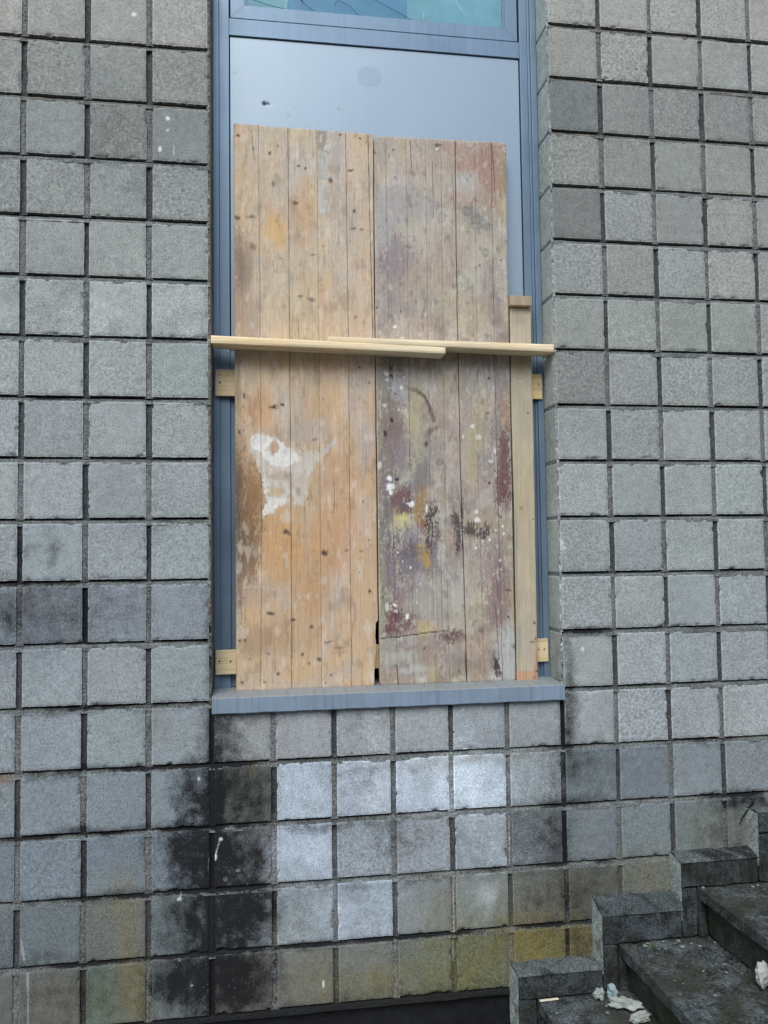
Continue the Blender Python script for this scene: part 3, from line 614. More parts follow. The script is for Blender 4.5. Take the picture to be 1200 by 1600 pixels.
def paint_left(cv):
    X, Z = cv.X, cv.Z
    # weathering: bleached pinkish at the top, honey orange below
    top = sstep(1.9, 2.75, Z+.25*fbm(X*5, Z*3, 401, 3))
    cv.c = lin((200, 174, 142))*(1-top[..., None])+lin((206, 190, 164))*top[..., None]
    cv.put(sstep(.0, .55, fbm(X*9, Z*4.5, 402, 5)), (196, 188, 178), .72)          # grey-pink cement bloom
    cv.put(sstep(.05, .5, fbm(X*11+5, Z*4+9, 403, 5)), (206, 172, 124), .42)          # orange resin patches
    cv.put(sstep(.1, .5, fbm(X*13+15, Z*6+3, 404, 5)), (188, 150, 122), .45); cv.put(sstep(.06, .3, fbm(X*14+35, Z*8+13, 406, 6, .6)), (188, 178, 168), .5)
    cv.put(sstep(.25, .7, fbm(X*16+1, Z*9+3, 405, 5)), (150, 132, 118), .35)
    seams = [[(0.763,2.9918),(0.7651,2.1634),(0.7662,1.5639),(0.76,1.0308)], [(0.866,2.9918),(0.8667,2.1658),(0.8667,1.563),(0.865,1.0269)], [(0.9678,2.9916),(0.9694,2.1682),(0.9683,1.5621),(0.9669,1.0231)], [(1.0706,2.9891),(1.0732,2.1706),(1.0711,1.5612),(1.0707,1.0193)]]
    if True:
        idx = planks(cv, seams, (.93, 1.05), 410)
    B = cv.blob
    g = (150, 140, 134)
    # broad tones
    for a in ((0.7178,2.3419,0.0483,0.1581, (150, 132, 120), .45), (0.7075,2.4996,0.044,0.1134, (140, 126, 112), .5), (0.7087,2.7725,0.0354,0.0916, (205, 176, 140), .6), (0.91,2.8532,0.0679,0.116, (196, 188, 182), .6), (0.8203,2.8709,0.0493,0.0924, (204, 184, 158), .5),
              (0.8186,2.6068,0.0491,0.0687, (216, 176, 112), .65), (0.9312,2.6927,0.0452,0.1387, (206, 172, 130), .5), (1.0237,2.8833,0.0504,0.1168, (190, 190, 188), .55), (1.1158,2.9123,0.0463,0.1176, (206, 182, 150), .5), (1.0219,2.6973,0.0686,0.1627, (196, 188, 178), .5),
              (0.7488,1.9842,0.0658,0.0893, (206, 160, 110), .55), (0.9038,2.0763,0.067,0.0677, (196, 172, 146), .5), (0.9248,1.9193,0.0894,0.0584, (184, 170, 158), .75), (1.1266,1.876,0.0409,0.1134, (182, 172, 164), .75), (1.035,1.7628,0.0676,0.09, (196, 154, 118), .5),
              (0.7255,1.6741,0.0566,0.1766, (176, 136, 88), .75), (0.7074,1.4987,0.0519,0.1315, (146, 118, 90), .65), (0.6936,1.8063,0.0304,0.1328, (170, 140, 108), .5), (0.8335,1.5192,0.088,0.1324, (206, 156, 98), .55), (1.0325,1.517,0.1124,0.1562, (202, 150, 102), .45),
              (0.7455,1.3454,0.0869,0.0567, (182, 160, 142), .55), (0.9202,1.3638,0.0885,0.1323, (200, 156, 108), .45), (1.0985,1.4049,0.0676,0.2008, (204, 174, 140), .55), (0.7447,1.1934,0.0866,0.065, (156, 130, 108), .45), (0.8313,1.1909,0.0655,0.0872, (178, 144, 108), .4),
              (0.918,1.1011,0.1993,0.0437, (208, 172, 128), .4), (1.0954,1.1393,0.0583,0.1104, (208, 180, 146), .5), (0.9267,2.1445,0.2489,0.0317, (196, 150, 108), .5), (0.7143,2.0728,0.035,0.1118, (190, 172, 150), .5), (1.0614,1.0854,0.0312,0.0395, (186, 178, 172), .5)):
        B(a[0], a[1], a[2], a[3], a[4], min(1, a[5]*1.15), .6, .5, .25, .1)
    for a in ((0.717,1.6961,0.0478,0.1015, (140, 106, 70), .75), (0.725,1.5642,0.0434,0.0967, (128, 100, 74), .75), (0.7115,1.455,0.0476,0.0656, (134, 108, 86), .6), (0.695,1.6302,0.026,0.1982, (120, 98, 76), .6), (0.7303,1.7733,0.0218,0.0442, (160, 124, 84), .6)):
        B(a[0], a[1], a[2], a[3], a[4], a[5], .5, .5, .7, .3)
    # dirt on the left edge
    for a in ((0.6846,1.7181,0.0151,0.1766, .6), (0.684,1.5646,0.0172,0.1535, .6), (0.6851,1.3249,0.0172,0.1741, .35), (0.6944,2.5217,0.0198,0.1361, .35), (0.7464,1.5092,0.0304,0.0658, .3), (0.6882,2.0723,0.0109,0.134, .4)):
        B(a[0], a[1], a[2], a[3], (92, 84, 76), a[4], .6, .6, .6)
    q = (X < .715) & (Z < 2.0) & (Z > 1.25); m = np.where(q, (cv.fine+fbm(X*120, Z*90, 421, 3)*.6 > .38), 0)*.5; cv.put(m, (84, 76, 70))
    # white cement patch
    white = (216, 212, 206)
    cv.poly([(0.7243,1.8728),(0.7375,1.8996),(0.7703,1.9021),(0.8097,1.8913),(0.8469,1.8649),(0.8754,1.8472),(0.9241,1.8386),(0.9687,1.8433),(1.0137,1.8751),(1.0296,1.8888),(1.0226,1.8662),(0.9865,1.8345),(0.9594,1.803),(0.9323,1.7582),(0.9189,1.7448),(0.9205,1.6735),(0.9049,1.6514),(0.8829,1.6603),(0.8677,1.6914),(0.8478,1.6737),(0.8256,1.6472),(0.7993,1.6297),(0.773,1.6144),(0.7688,1.6299),(0.782,1.6607),(0.7778,1.696),(0.7737,1.7358),(0.7652,1.7667),(0.7522,1.7888),(0.7393,1.8242),(0.7242,1.8418)], white, .78, .55, .004, 1.)
    cv.poly([(0.7265,1.8773),(0.7484,1.8997),(0.7834,1.8955),(0.8359,1.8693),(0.871,1.8472),(0.893,1.825),(0.9016,1.8027),(0.875,1.7937),(0.8353,1.7847),(0.8003,1.7934),(0.7785,1.8155),(0.7568,1.842),(0.7351,1.8463)], (238, 238, 236), .95, .45, .003, 1.)
    cv.poly([(0.7608,1.7712),(0.7739,1.7668),(0.7868,1.7358),(0.7952,1.6849),(0.8127,1.6782),(0.8478,1.6826),(0.8609,1.6693),(0.8256,1.6472),(0.7992,1.6253),(0.773,1.6166),(0.7688,1.6299),(0.7842,1.6629),(0.7757,1.7004)], (236, 236, 234), .9, .5, .003, 1.)
    cv.line([(0.9286,1.8431),(0.9687,1.8456),(0.9956,1.8525),(1.0227,1.8752)], .004, (214, 212, 206), .6, 0, .002, 3, .8); cv.line([(0.9013,1.7581),(0.9234,1.7537),(0.937,1.7805),(0.9595,1.8164)], .004, (212, 208, 200), .55, 0, .002, 4, .8)
    B(0.8094,1.8535,0.0176,0.0245, (190, 158, 128), .9, .3, .25, .2); B(0.8351,1.758,0.0573,0.02, (196, 176, 156), .6, .6, .5, .4); B(0.8128,1.7004,0.0307,0.0221, (204, 170, 120), .7, .5, .4, .3); B(0.901,1.718,0.0265,0.0312, (196, 176, 158), .5, .6, .5, .4)
    cv.line([(0.8159,2.1758),(0.9046,2.1757),(1.0167,2.1784),(1.1529,2.1679)], .0012, (216, 196, 160), .5, 0, .001, 8)
    cv.line([(0.9707,2.064),(0.9883,2.0236),(0.9968,1.9831)], .0014, (216, 190, 150), .6, 0, .001, 9); cv.line([(0.8596,1.4925),(0.9655,1.489),(1.0545,1.4856)], .0012, (214, 186, 140), .6, 0, .001, 10); cv.line([(0.7025,1.3724),(0.7673,1.3755),(0.8324,1.3546)], .004, (208, 192, 170), .5, 0, .003, 11, .8)
    # knots and smudges
    wq = np.clip(.5+1.1*fbm(X*70, Z*40, 461, 4), 0, 1)*(1-sstep(.0, .25, np.hypot((X-.77)/.32, (Z-1.76)/.42)-.55)); cv.mul(1-.16*(1-wq)*(cv.c.mean(-1) > .5))
    m = sstep(.18, .5, fbm(X*46, Z*20, 462, 5)); cv.put(m, (150, 128, 108), .38); m = sstep(.2, .55, fbm(X*38+9, Z*18+4, 463, 5)); cv.put(m, (222, 212, 198), .42)
    m = sstep(.3, .5, fbm(X*95, Z*70, 464, 4)); cv.put(m, (130, 108, 90), .2)
    kn = (84, 64, 50)
    for a in ((0.6918,2.9525,0.0044,0.0046, 1), (0.7447,2.9054,0.0036,0.0092, .8), (0.8003,2.895,0.0067,0.0058, .8), (0.8296,2.9223,0.0044,0.0069, .6), (0.8987,2.8525,0.0068,0.0046, .9), (0.928,2.8473,0.0045,0.0047, .9), (0.8108,2.7852,0.0045,0.0115, .7), (0.8909,2.7205,0.0113,0.0069, .8), (1.0161,2.8083,0.0092,0.0094, .8),
              (1.0852,2.8496,0.0115,0.0059, .9), (1.1211,2.9666,0.0046,0.0047, .9), (1.0498,2.976,0.0058,0.0038, 1), (0.6884,2.6552,0.011,0.0069, .8), (0.7369,2.6645,0.0155,0.0068, .7), (0.7408,2.5577,0.0132,0.0136, .5), (1.0973,2.7011,0.0058,0.007, .8), (1.0943,2.636,0.0092,0.0034, .7), (1.1219,2.6373,0.0069,0.0035, .7),
              (0.9889,2.5687,0.0056,0.0035, .8), (0.9502,2.5394,0.0113,0.0035, .7), (0.8336,2.5185,0.0036,0.0036, .8), (0.9063,2.3868,0.0089,0.0046, .6), (0.9421,2.3767,0.0157,0.0079, .65), (1.0998,2.3154,0.0069,0.0069, .5), (0.8059,1.9939,0.0154,0.0056, .95), (0.839,2.0011,0.0077,0.0045, .95),
              (0.7076,2.0326,0.0044,0.0111, .8), (0.6919,1.9036,0.0056,0.0057, .8), (0.8251,1.8959,0.0022,0.0023, .5), (1.1092,2.1394,0.0046,0.0046, .9), (1.145,2.0854,0.0046,0.0046, .7), (0.9512,1.8814,0.0111,0.0035, .5), (0.847,1.5588,0.0175,0.011, .85), (0.9832,1.4865,0.0133,0.0111, .95), (1.0569,1.4945,0.0067,0.0044, .6),
              (0.795,1.2833,0.013,0.0055, .9), (0.8711,1.2575,0.0087,0.0054, .9), (0.9345,1.2318,0.0052,0.0052, .8), (1.1384,1.353,0.0054,0.0053, .9), (0.9051,1.1386,0.0053,0.0066, .85), (0.9246,1.1075,0.0044,0.0043, .8), (0.9599,1.1216,0.0088,0.0057, .8), (0.8176,1.0785,0.0065,0.0075, .8),
              (0.691,1.1927,0.0065,0.0044, .95), (0.7103,1.1944,0.0043,0.0043, .9), (0.6968,1.0504,0.0052,0.0051, .9), (0.7229,1.1292,0.0035,0.0034, .7), (0.7877,1.1444,0.0034,0.0035, .7), (0.9991,1.0635,0.0044,0.0035, .8), (0.9812,1.0379,0.003,0.003, .8), (0.9891,1.1798,0.0155,0.0031, .6),
              (1.0288,1.1589,0.0222,0.0044, .4), (0.7741,1.0497,0.0044,0.0043, .6), (1.1009,1.416,0.0027,0.0026, .8), (1.1383,1.5293,0.0031,0.0031, .7), (1.1107,1.4916,0.0068,0.0045, .5), (0.9228,1.6757,0.0031,0.0032, .9), (1.1196,1.6662,0.0029,0.0029, .8)):
        B(a[0], a[1], a[2]+.0012, a[3]+.0012, kn, min(1, a[4]*1.05), .75, .25, .3)
    # faded stencilled letters running down the plank by the top edge
    st = (118, 130, 138)
    cv.poly([(0.9677,2.9846),(0.986,2.9905),(1.0019,2.9846),(1.0015,2.9402),(0.9876,2.923),(0.9695,2.9312)], st, .62, .5, .0015, .3); cv.poly([(0.9778,2.9737),(0.987,2.9743),(0.9878,2.944),(0.9787,2.9434)], (200, 184, 164), .85, .3, .001, .2)
    cv.line([(0.986,2.9929),(1.0134,2.99)], .0025, (100, 108, 114), .7, 0, .001, 31, .6); cv.line([(0.9762,2.9223),(1.0012,2.9145)], .0035, st, .6, 0, .001, 32, .8); cv.line([(0.9853,2.9182),(1.0125,2.9059)], .0035, st, .5, 0, .001, 33, .9)
    cv.line([(1.0127,2.9176),(1.0125,2.9059)], .0025, st, .5, 0, .001, 34, .8); cv.poly([(0.9692,2.8986),(0.9965,2.9003),(1.0002,2.8121),(0.9684,2.8079)], (168, 180, 184), .6, .7, .003, 1.); cv.line([(0.9738,2.8988),(0.9918,2.886),(0.9962,2.87)], .003, st, .4, 0, .001, 35, .9)
    cv.line([(0.9708,2.8174),(1.0048,2.81)], .003, st, .5, 0, .001, 36, .9); cv.line([(0.9734,2.8616),(0.9776,2.8201)], .003, (150, 164, 172), .5, 0, .001, 37, .9); cv.poly([(0.9683,2.801),(1.0002,2.8028),(0.9991,2.6915),(0.9696,2.6854)], (182, 192, 196), .5, .8, .004, 1.)
    B(0.9833,2.6999,0.0079,0.0093, (226, 228, 228), .7, .4, .2, .3); B(0.981,2.7021,0.0023,0.0024, (60, 60, 70), .9)
    specks(cv, 60, (228, 220, 206), .0008, .0018, 440, a=.7); specks(cv, 40, (110, 86, 68), .0007, .0014, 441, a=.6)
    cv.c = cv.c*np.array([1., .985, .94]); cv.c = cv.c*.90+.10*cv.c.mean(-1, keepdims=True)*np.array([1.02, 1, .97])
    # splits and seams (real grooves)
    for i, L in enumerate(seams): cv.line(L, (.0011, .0014, .0010, .0013)[i], (58, 44, 36), (.7, .85, .65, .8)[i], .0022, .0010, 50+i)
    cv.line([(1.1514,2.9898),(1.1534,2.7741),(1.1569,2.495),(1.1607,2.2414)], .0014, (36, 28, 24), .95, .003, .0008, 60)
    for i, (L, w, a) in enumerate((([(1.1004,2.7712),(1.0975,2.7128),(1.0901,2.6659)], .001, .7), ([(0.7405,2.9534),(0.7446,2.8778)], .0011, .7), ([(0.8967,2.3024),(0.8984,2.2344)], .0009, .6), ([(1.0168,1.7359),(1.0184,1.6732),(1.0135,1.6241)], .0014, .8), ([(0.9119,1.6958),(0.9154,1.5847)], .0009, .6), ([(0.8143,1.5855),(0.8139,1.5194)], .0009, .6),
                         ([(1.0396,2.204),(1.0413,2.1471)], .0009, .5), ([(1.0788,1.2501),(1.0736,1.184),(1.0748,1.096)], .0014, .6), ([(0.8712,1.2771),(0.8679,1.1245)], .0012, .5), ([(0.8095,1.1698),(0.8089,1.0831)], .0009, .5), ([(0.7378,1.1071),(0.7374,1.0209)], .0009, .6), ([(0.9428,2.9946),(0.9448,2.9668)], .001, .6),
                         ([(1.0868,2.9973),(1.0866,2.9761)], .001, .6), ([(1.1099,2.9988),(1.1096,2.9729)], .001, .6), ([(1.1311,1.876),(1.132,1.763)], .001, .6), ([(1.1061,1.0949),(1.1074,1.0179)], .0008, .5), ([(0.8892,1.9144),(0.889,1.8876)], .001, .6), ([(1.0071,1.2079),(1.0733,1.162)], .001, .4))):
        cv.line(L, w, (66, 46, 34), a, .001, .0008, 70+i)
    ed = np.minimum(X-X.min(), Z.max()-Z); cv.put((1-sstep(.001, .007, ed+.003*cv.fine)), (122, 108, 94), .45)

def paint_right(cv):
    X, Z = cv.X, cv.Z
    cv.c = np.ones(X.shape+(3,))*lin((186, 174, 155))
    cv.put(sstep(.0, .5, fbm(X*9, Z*5, 502, 5)), (196, 190, 178), .65)
    cv.put(sstep(.05, .5, fbm(X*10+5, Z*6+9, 503, 5)), (158, 142, 132), .5)
    cv.put(sstep(.15, .55, fbm(X*14+15, Z*7+3, 504, 5)), (182, 160, 116), .5)
    for sd, cc, a_, lo in ((551, (146, 136, 130), .6, .04), (552, (182, 182, 176), .6, .08), (553, (150, 138, 116), .5, .1), (554, (128, 118, 122), .5, .16), (555, (186, 178, 148), .5, .14), (556, (160, 130, 120), .45, .16)):
        t = fbm(X*13+sd*.37, Z*10+sd*.91, sd, 6, .62)+.12*cv.fine; w_ = sstep(2.72, 2.2, Z)*.6+.4
        cv.put(sstep(lo, lo+.16, t)*w_, cc, a_)
    seams = [[(1.2164,2.9752),(1.217,2.4974),(1.2219,1.6727),(1.2333,1.0199)], [(1.289,2.9799),(1.289,2.5003),(1.2865,1.8544),(1.2923,1.0177)], [(1.3622,2.9799),(1.3577,1.6723),(1.37,1.0149)], [(1.4192,2.9836),(1.4151,2.3182),(1.4135,1.6722),(1.4183,1.0131)], [(1.4718,2.9846),(1.4697,2.6019),(1.4693,2.1798),(1.4712,1.7637),(1.4763,1.3985),(1.4808,1.0108)], [(1.5463,2.9846),(1.5354,1.6718),(1.546,1.0084)], [(1.6092,2.9863),(1.6055,2.5605),(1.6055,2.0894),(1.6079,1.6256),(1.6116,1.006)]]
    planks(cv, seams, (.95, 1.05), 510)
    B = cv.blob
    for a in (  # large colour areas: position, size, colour, amount
        (1.255,2.8974,0.0941,0.0946, (178, 166, 150), .6), (1.2788,2.9224,0.0235,0.0616, (190, 176, 110), .4), (1.3488,2.8794,0.0711,0.095, (184, 164, 150), .6), (1.5401,2.9147,0.1213,0.0864, (172, 138, 122), .75), (1.6117,2.8711,0.0585,0.1203, (166, 124, 108), .65), (1.4779,2.7918,0.072,0.0715, (178, 150, 134), .6),
        (1.6604,2.8739,0.0098,0.0965, (140, 146, 92), .6), (1.2758,2.7103,0.1176,0.0941, (160, 158, 158), .6), (1.2162,2.6138,0.0465,0.1404, (164, 166, 170), .55), (1.5025,2.8289,0.0722,0.0382, (172, 174, 172), .6), (1.5243,2.7111,0.0577,0.0428, (134, 138, 136), .55), (1.5596,2.6772,0.0483,0.0381, (136, 140, 138), .5),
        (1.3209,2.5952,0.0942,0.0939, (184, 180, 164), .5), (1.2491,2.4754,0.0606,0.1166, (146, 132, 136), .75), (1.2131,2.3813,0.0463,0.116, (150, 138, 140), .6), (1.3418,2.4324,0.0847,0.1404, (176, 160, 134), .5), (1.5324,2.5101,0.0962,0.1421, (182, 176, 156), .5), (1.4384,2.5769,0.0476,0.0945, (176, 150, 140), .35),
        (1.6021,2.3946,0.0482,0.1421, (150, 132, 126), .5), (1.5174,2.3448,0.0958,0.094, (178, 162, 128), .45), (1.4108,2.3414,0.0472,0.0935, (168, 158, 140), .5), (1.4078,2.1668,0.2619,0.0418, (146, 122, 96), .5),
        (1.2549,2.0599,0.0695,0.0827, (158, 158, 164), .75), (1.2215,2.1511,0.0462,0.0459, (132, 116, 104), .6), (1.1949,1.8765,0.0321,0.2741, (124, 122, 100), .5), (1.2411,1.8997,0.0553,0.105, (132, 108, 110), .75), (1.2079,1.9905,0.0322,0.0915, (138, 120, 104), .5), (1.3113,1.969,0.0419,0.1149, (176, 166, 118), .6),
        (1.4057,2.0394,0.047,0.139, (170, 156, 136), .5), (1.5244,2.0879,0.0572,0.14, (150, 148, 138), .55), (1.5693,1.9491,0.062,0.1396, (160, 150, 140), .5), (1.6419,1.9965,0.024,0.0702, (176, 138, 80), .65), (1.5464,1.9952,0.0381,0.0372, (180, 160, 112), .5), (1.6318,1.8567,0.0335,0.1631, (120, 86, 84), .85),
        (1.6227,1.764,0.0334,0.1159, (116, 80, 76), .85), (1.6189,2.0429,0.0288,0.0936, (150, 134, 130), .5), (1.3089,1.8089,0.0463,0.0914, (178, 178, 140), .5), (1.356,1.8549,0.07,0.0688, (150, 144, 138), .45), (1.4721,1.8096,0.0707,0.1384, (172, 154, 140), .45), (1.5174,1.7178,0.071,0.092, (174, 154, 140), .55),
        (1.5196,1.8329,0.0332,0.1388, (176, 166, 118), .5), (1.5782,1.7985,0.0476,0.0695, (140, 134, 132), .55), (1.2513,1.8087,0.0692,0.0683, (140, 128, 132), .6), (1.3196,1.752,0.037,0.0684, (116, 112, 118), .55), (1.2777,1.7292,0.0231,0.0364, (176, 180, 166), .75), (1.3027,1.7065,0.0277,0.0273, (118, 116, 122), .6),
        (1.3759,1.6495,0.1167,0.0319, (168, 158, 142), .5), (1.2099,1.6276,0.0365,0.1356, (118, 112, 118), .7), (1.1899,1.4929,0.0273,0.1799, (120, 120, 98), .6), (1.2561,1.6613,0.0367,0.0543, (120, 84, 88), .8), (1.2833,1.6385,0.0322,0.0363, (108, 88, 96), .6), (1.3178,1.6384,0.0278,0.059, (164, 132, 74), .8), (1.3287,1.593,0.0185,0.0362, (150, 92, 74), .7),
        (1.2483,1.5935,0.0366,0.0362, (190, 180, 108), .8), (1.2644,1.6002,0.016,0.0203, (208, 200, 90), .85), (1.2409,1.5553,0.0366,0.045, (178, 172, 142), .75), (1.3049,1.5479,0.0323,0.0362, (152, 150, 154), .6), (1.2038,1.5151,0.0274,0.0675, (126, 122, 128), .5), (1.562,1.5799,0.0854,0.0459, (172, 156, 128), .5),
        (1.2805,1.4468,0.092,0.1126, (124, 114, 124), .8), (1.2163,1.4253,0.0364,0.0897, (132, 118, 124), .7), (1.3729,1.468,0.0557,0.0679, (132, 122, 126), .55), (1.3338,1.4776,0.0184,0.0293, (186, 150, 64), .9), (1.3449,1.4503,0.0115,0.0204, (184, 146, 66), .85), (1.318,1.5003,0.0138,0.0136, (180, 150, 80), .7),
        (1.3962,1.479,0.0209,0.0499, (178, 176, 164), .7), (1.3133,1.3451,0.0922,0.0674, (152, 146, 146), .55), (1.5122,1.4434,0.0707,0.0912, (166, 152, 138), .5), (1.5829,1.4424,0.0616,0.0915, (144, 122, 120), .5), (1.6042,1.328,0.0568,0.114, (136, 108, 108), .6), (1.463,1.3082,0.0373,0.1132, (180, 172, 152), .6),
        (1.4173,1.3543,0.0325,0.1131, (176, 174, 162), .5), (1.3584,1.288,0.0693,0.0809, (172, 166, 150), .6), (1.4526,1.3763,0.0373,0.0362, (132, 126, 130), .6), (1.2287,1.3356,0.0501,0.0671, (134, 116, 118), .6), (1.2321,1.2574,0.0547,0.0535, (116, 76, 80), .85), (1.2134,1.2134,0.0408,0.0311, (120, 72, 76), .85), (1.2773,1.234,0.0458,0.0446, (128, 96, 96), .6),
        (1.1833,1.3365,0.0113,0.2013, (142, 150, 118), .75), (1.3388,1.2145,0.0322,0.0224, (196, 174, 112), .75), (1.6506,1.2814,0.0071,0.1599, (186, 162, 96), .6), (1.4376,1.1894,0.0605,0.0225, (100, 66, 76), .75), (1.4421,1.1825,0.0419,0.018, (96, 58, 70), .7), (1.2765,1.1783,0.032,0.0267, (166, 162, 158), .7), (1.2579,1.1521,0.0364,0.0267, (130, 96, 98), .6),
        (1.2078,1.1358,0.0453,0.0533, (152, 152, 142), .7), (1.2642,1.1186,0.0548,0.0222, (174, 174, 164), .7), (1.2978,1.0775,0.0549,0.0266, (176, 176, 166), .75), (1.2412,1.0949,0.0363,0.0133, (122, 116, 110), .5), (1.1953,1.0478,0.0316,0.0309, (158, 136, 108), .6), (1.3329,1.132,0.0459,0.067, (162, 138, 120), .5),
        (1.413,1.1071,0.0695,0.0762, (150, 130, 118), .5), (1.5183,1.1488,0.0562,0.0541, (184, 160, 132), .6), (1.505,1.0593,0.056,0.0449, (168, 146, 104), .5), (1.3889,1.0409,0.0692,0.0268, (140, 124, 100), .6), (1.3569,1.051,0.0137,0.0356, (188, 172, 112), .55), (1.5521,1.0802,0.0328,0.0586, (150, 126, 108), .5),
        (1.6235,1.1231,0.0355,0.0906, (168, 172, 168), .92), (1.6197,1.1685,0.0284,0.0454, (166, 164, 156), .7), (1.6318,1.0662,0.0283,0.0588, (170, 174, 172), .9), (1.5849,1.0791,0.0141,0.0361, (72, 62, 70), .85), (1.5985,1.0516,0.0141,0.0112, (80, 70, 70), .7)):
        B(a[0], a[1], a[2], a[3], a[4], min(1, a[5]*1.2), .6, .8, .8, .3)
    # dark tar-like patches
    dk = (74, 58, 66)
    for a in ((1.3612,1.6041,0.0232,0.0591, .9), (1.3512,1.5588,0.0185,0.059, .7), (1.3801,1.6267,0.0116,0.0364, .7), (1.3786,1.5359,0.0093,0.0545, .5), (1.4495,1.599,0.0234,0.0274, .8), (1.4734,1.6262,0.0117,0.0412, .75), (1.4579,1.5465,0.0188,0.0547, .75), (1.4571,1.501,0.0164,0.0273, .7), (1.5028,1.5666,0.0377,0.0206, .85), (1.5567,1.5525,0.0284,0.0183, .9), (1.5666,1.5753,0.0142,0.0183, .7), (1.5259,1.5459,0.0472,0.0114, .6),
              (1.2223,2.2086,0.0069,0.046, .3), (1.3967,1.5062,0.0093,0.0227, .5), (1.2811,1.4918,0.069,0.0315, .3)):
        B(a[0], a[1], a[2], a[3], dk, a[4], .6, .6, .9, .4)
    cv.poly([(1.6063,1.2029),(1.6255,1.2183),(1.6489,1.204),(1.66,1.1674),(1.6601,1.063),(1.6456,1.0499),(1.6172,1.0487),(1.6035,1.0672),(1.5971,1.1013),(1.6029,1.1509)], (176, 180, 178), .85, .5, .003, .8)
    for a in ((1.2978,1.0752,0.0502,0.02, (182, 182, 174), .8), (1.2762,1.1604,0.0274,0.0223, (176, 172, 168), .7), (1.4634,1.3308,0.028,0.0906, (190, 184, 168), .6), (1.3142,1.4013,0.0322,0.0269, (176, 174, 172), .5), (1.3963,1.4858,0.0186,0.0454, (186, 184, 172), .7), (1.2073,1.1026,0.0317,0.0266, (172, 170, 156), .7), (1.2965,1.2939,0.0597,0.0403, (168, 164, 154), .6)):
        B(a[0], a[1], a[2], a[3], a[4], a[5], .6, .8, .7, .2)
    # curved smear
    sm = (98, 82, 78)
    cv.line([(1.2804,2.0695),(1.3035,2.0631),(1.3242,2.0542)], .010, sm, .6, 0, .004, 21, .9); cv.line([(1.3242,2.0542),(1.3403,2.0407),(1.3539,2.0156),(1.3652,1.9927)], .0085, sm, .85, 0, .003, 22, .5); cv.line([(1.3652,1.9927),(1.3741,1.9698),(1.3762,1.956)], .012, (104, 80, 78), .75, 0, .004, 23, .7)
    cv.line([(1.3851,1.9286),(1.364,1.9192),(1.3521,1.9007)], .014, (104, 84, 80), .7, 0, .005, 24, 1.3); cv.line([(1.319,1.8638),(1.3424,1.8754),(1.3704,1.8825)], .002, (110, 88, 80), .6, 0, .003, 25, .5)
    cv.line([(1.3439,2.4208),(1.3504,2.386),(1.3476,2.3533),(1.3377,2.3205)], .010, (112, 98, 100), .6, 0, .005, 26, 1.)
    ring = (108, 112, 112)
    for a in ((1.5125,2.7224,0.0216,0.019, .5), (1.5479,2.6932,0.0241,0.0191, .45), (1.5788,2.6734,0.0193,0.0166, .4), (1.4167,2.6938,0.019,0.019, .3), (1.4396,2.643,0.0237,0.0236, .25), (1.5768,2.5711,0.0144,0.0166, .45), (1.5475,2.6718,0.0337,0.0143, .3), (1.3971,1.8047,0.014,0.0115, .5), (1.6064,2.3712,0.0241,0.0709, .25)):
        x, z, rx, rz = a[:4]; d = np.hypot((X-x+cv.wx*.6)/rx, (Z-z+cv.wz*.6)/rz)+.25*cv.fine; cv.put((1-sstep(.1, .3, abs(d-.8))), ring, a[4]); cv.put(1-sstep(.5, 1.1, d), ring, a[4]*.5)
    # dark dots, nails
    for a in ((1.2233,2.1121,0.0092,0.0092, .9), (1.2237,2.1396,0.0092,0.0092, .7), (1.2234,1.9519,0.0074,0.0092, .95), (1.1999,1.9039,0.0068,0.0113, .9), (1.268,2.0074,0.0057,0.0057, .6), (1.2386,2.0482,0.0046,0.0046, .5), (1.3469,1.8663,0.0069,0.0114, .8), (1.2389,1.7428,0.0103,0.008, .95), (1.5744,1.727,0.0042,0.0041, 1), (1.582,2.1099,0.0048,0.0038, .9), (1.5771,1.984,0.0096,0.0042, .6),
              (1.1759,2.357,0.003,0.0037, .9), (1.2415,2.9343,0.003,0.0038, .9), (1.2612,2.3459,0.0028,0.0032, .9), (1.6342,2.5474,0.0031,0.0038, .9), (1.5542,2.5228,0.0048,0.0035, .6), (1.6357,1.2498,0.0033,0.0032, 1), (1.1832,1.3276,0.0032,0.0031, .9), (1.253,1.2837,0.0032,0.0031, .9), (1.4094,2.9639,0.0166,0.0062, .7), (1.1761,2.9208,0.0047,0.0047, .8),
              (1.3263,1.1456,0.0032,0.0036, .9), (1.6147,1.6071,0.0057,0.0055, .7), (1.5358,1.2048,0.0094,0.009, .4), (1.64,1.3432,0.019,0.0023, .7), (1.4539,1.061,0.0069,0.0135, .5), (1.2494,2.8311,0.0047,0.0047, .5), (1.2879,2.582,0.0117,0.0037, .5), (1.6571,1.1447,0.0071,0.0091, .5)):
        B(a[0], a[1], a[2]+.001, a[3]+.001, (48, 44, 50), a[4], .55, .3, .3)
    # white paint splashes
    wt = (232, 233, 236)
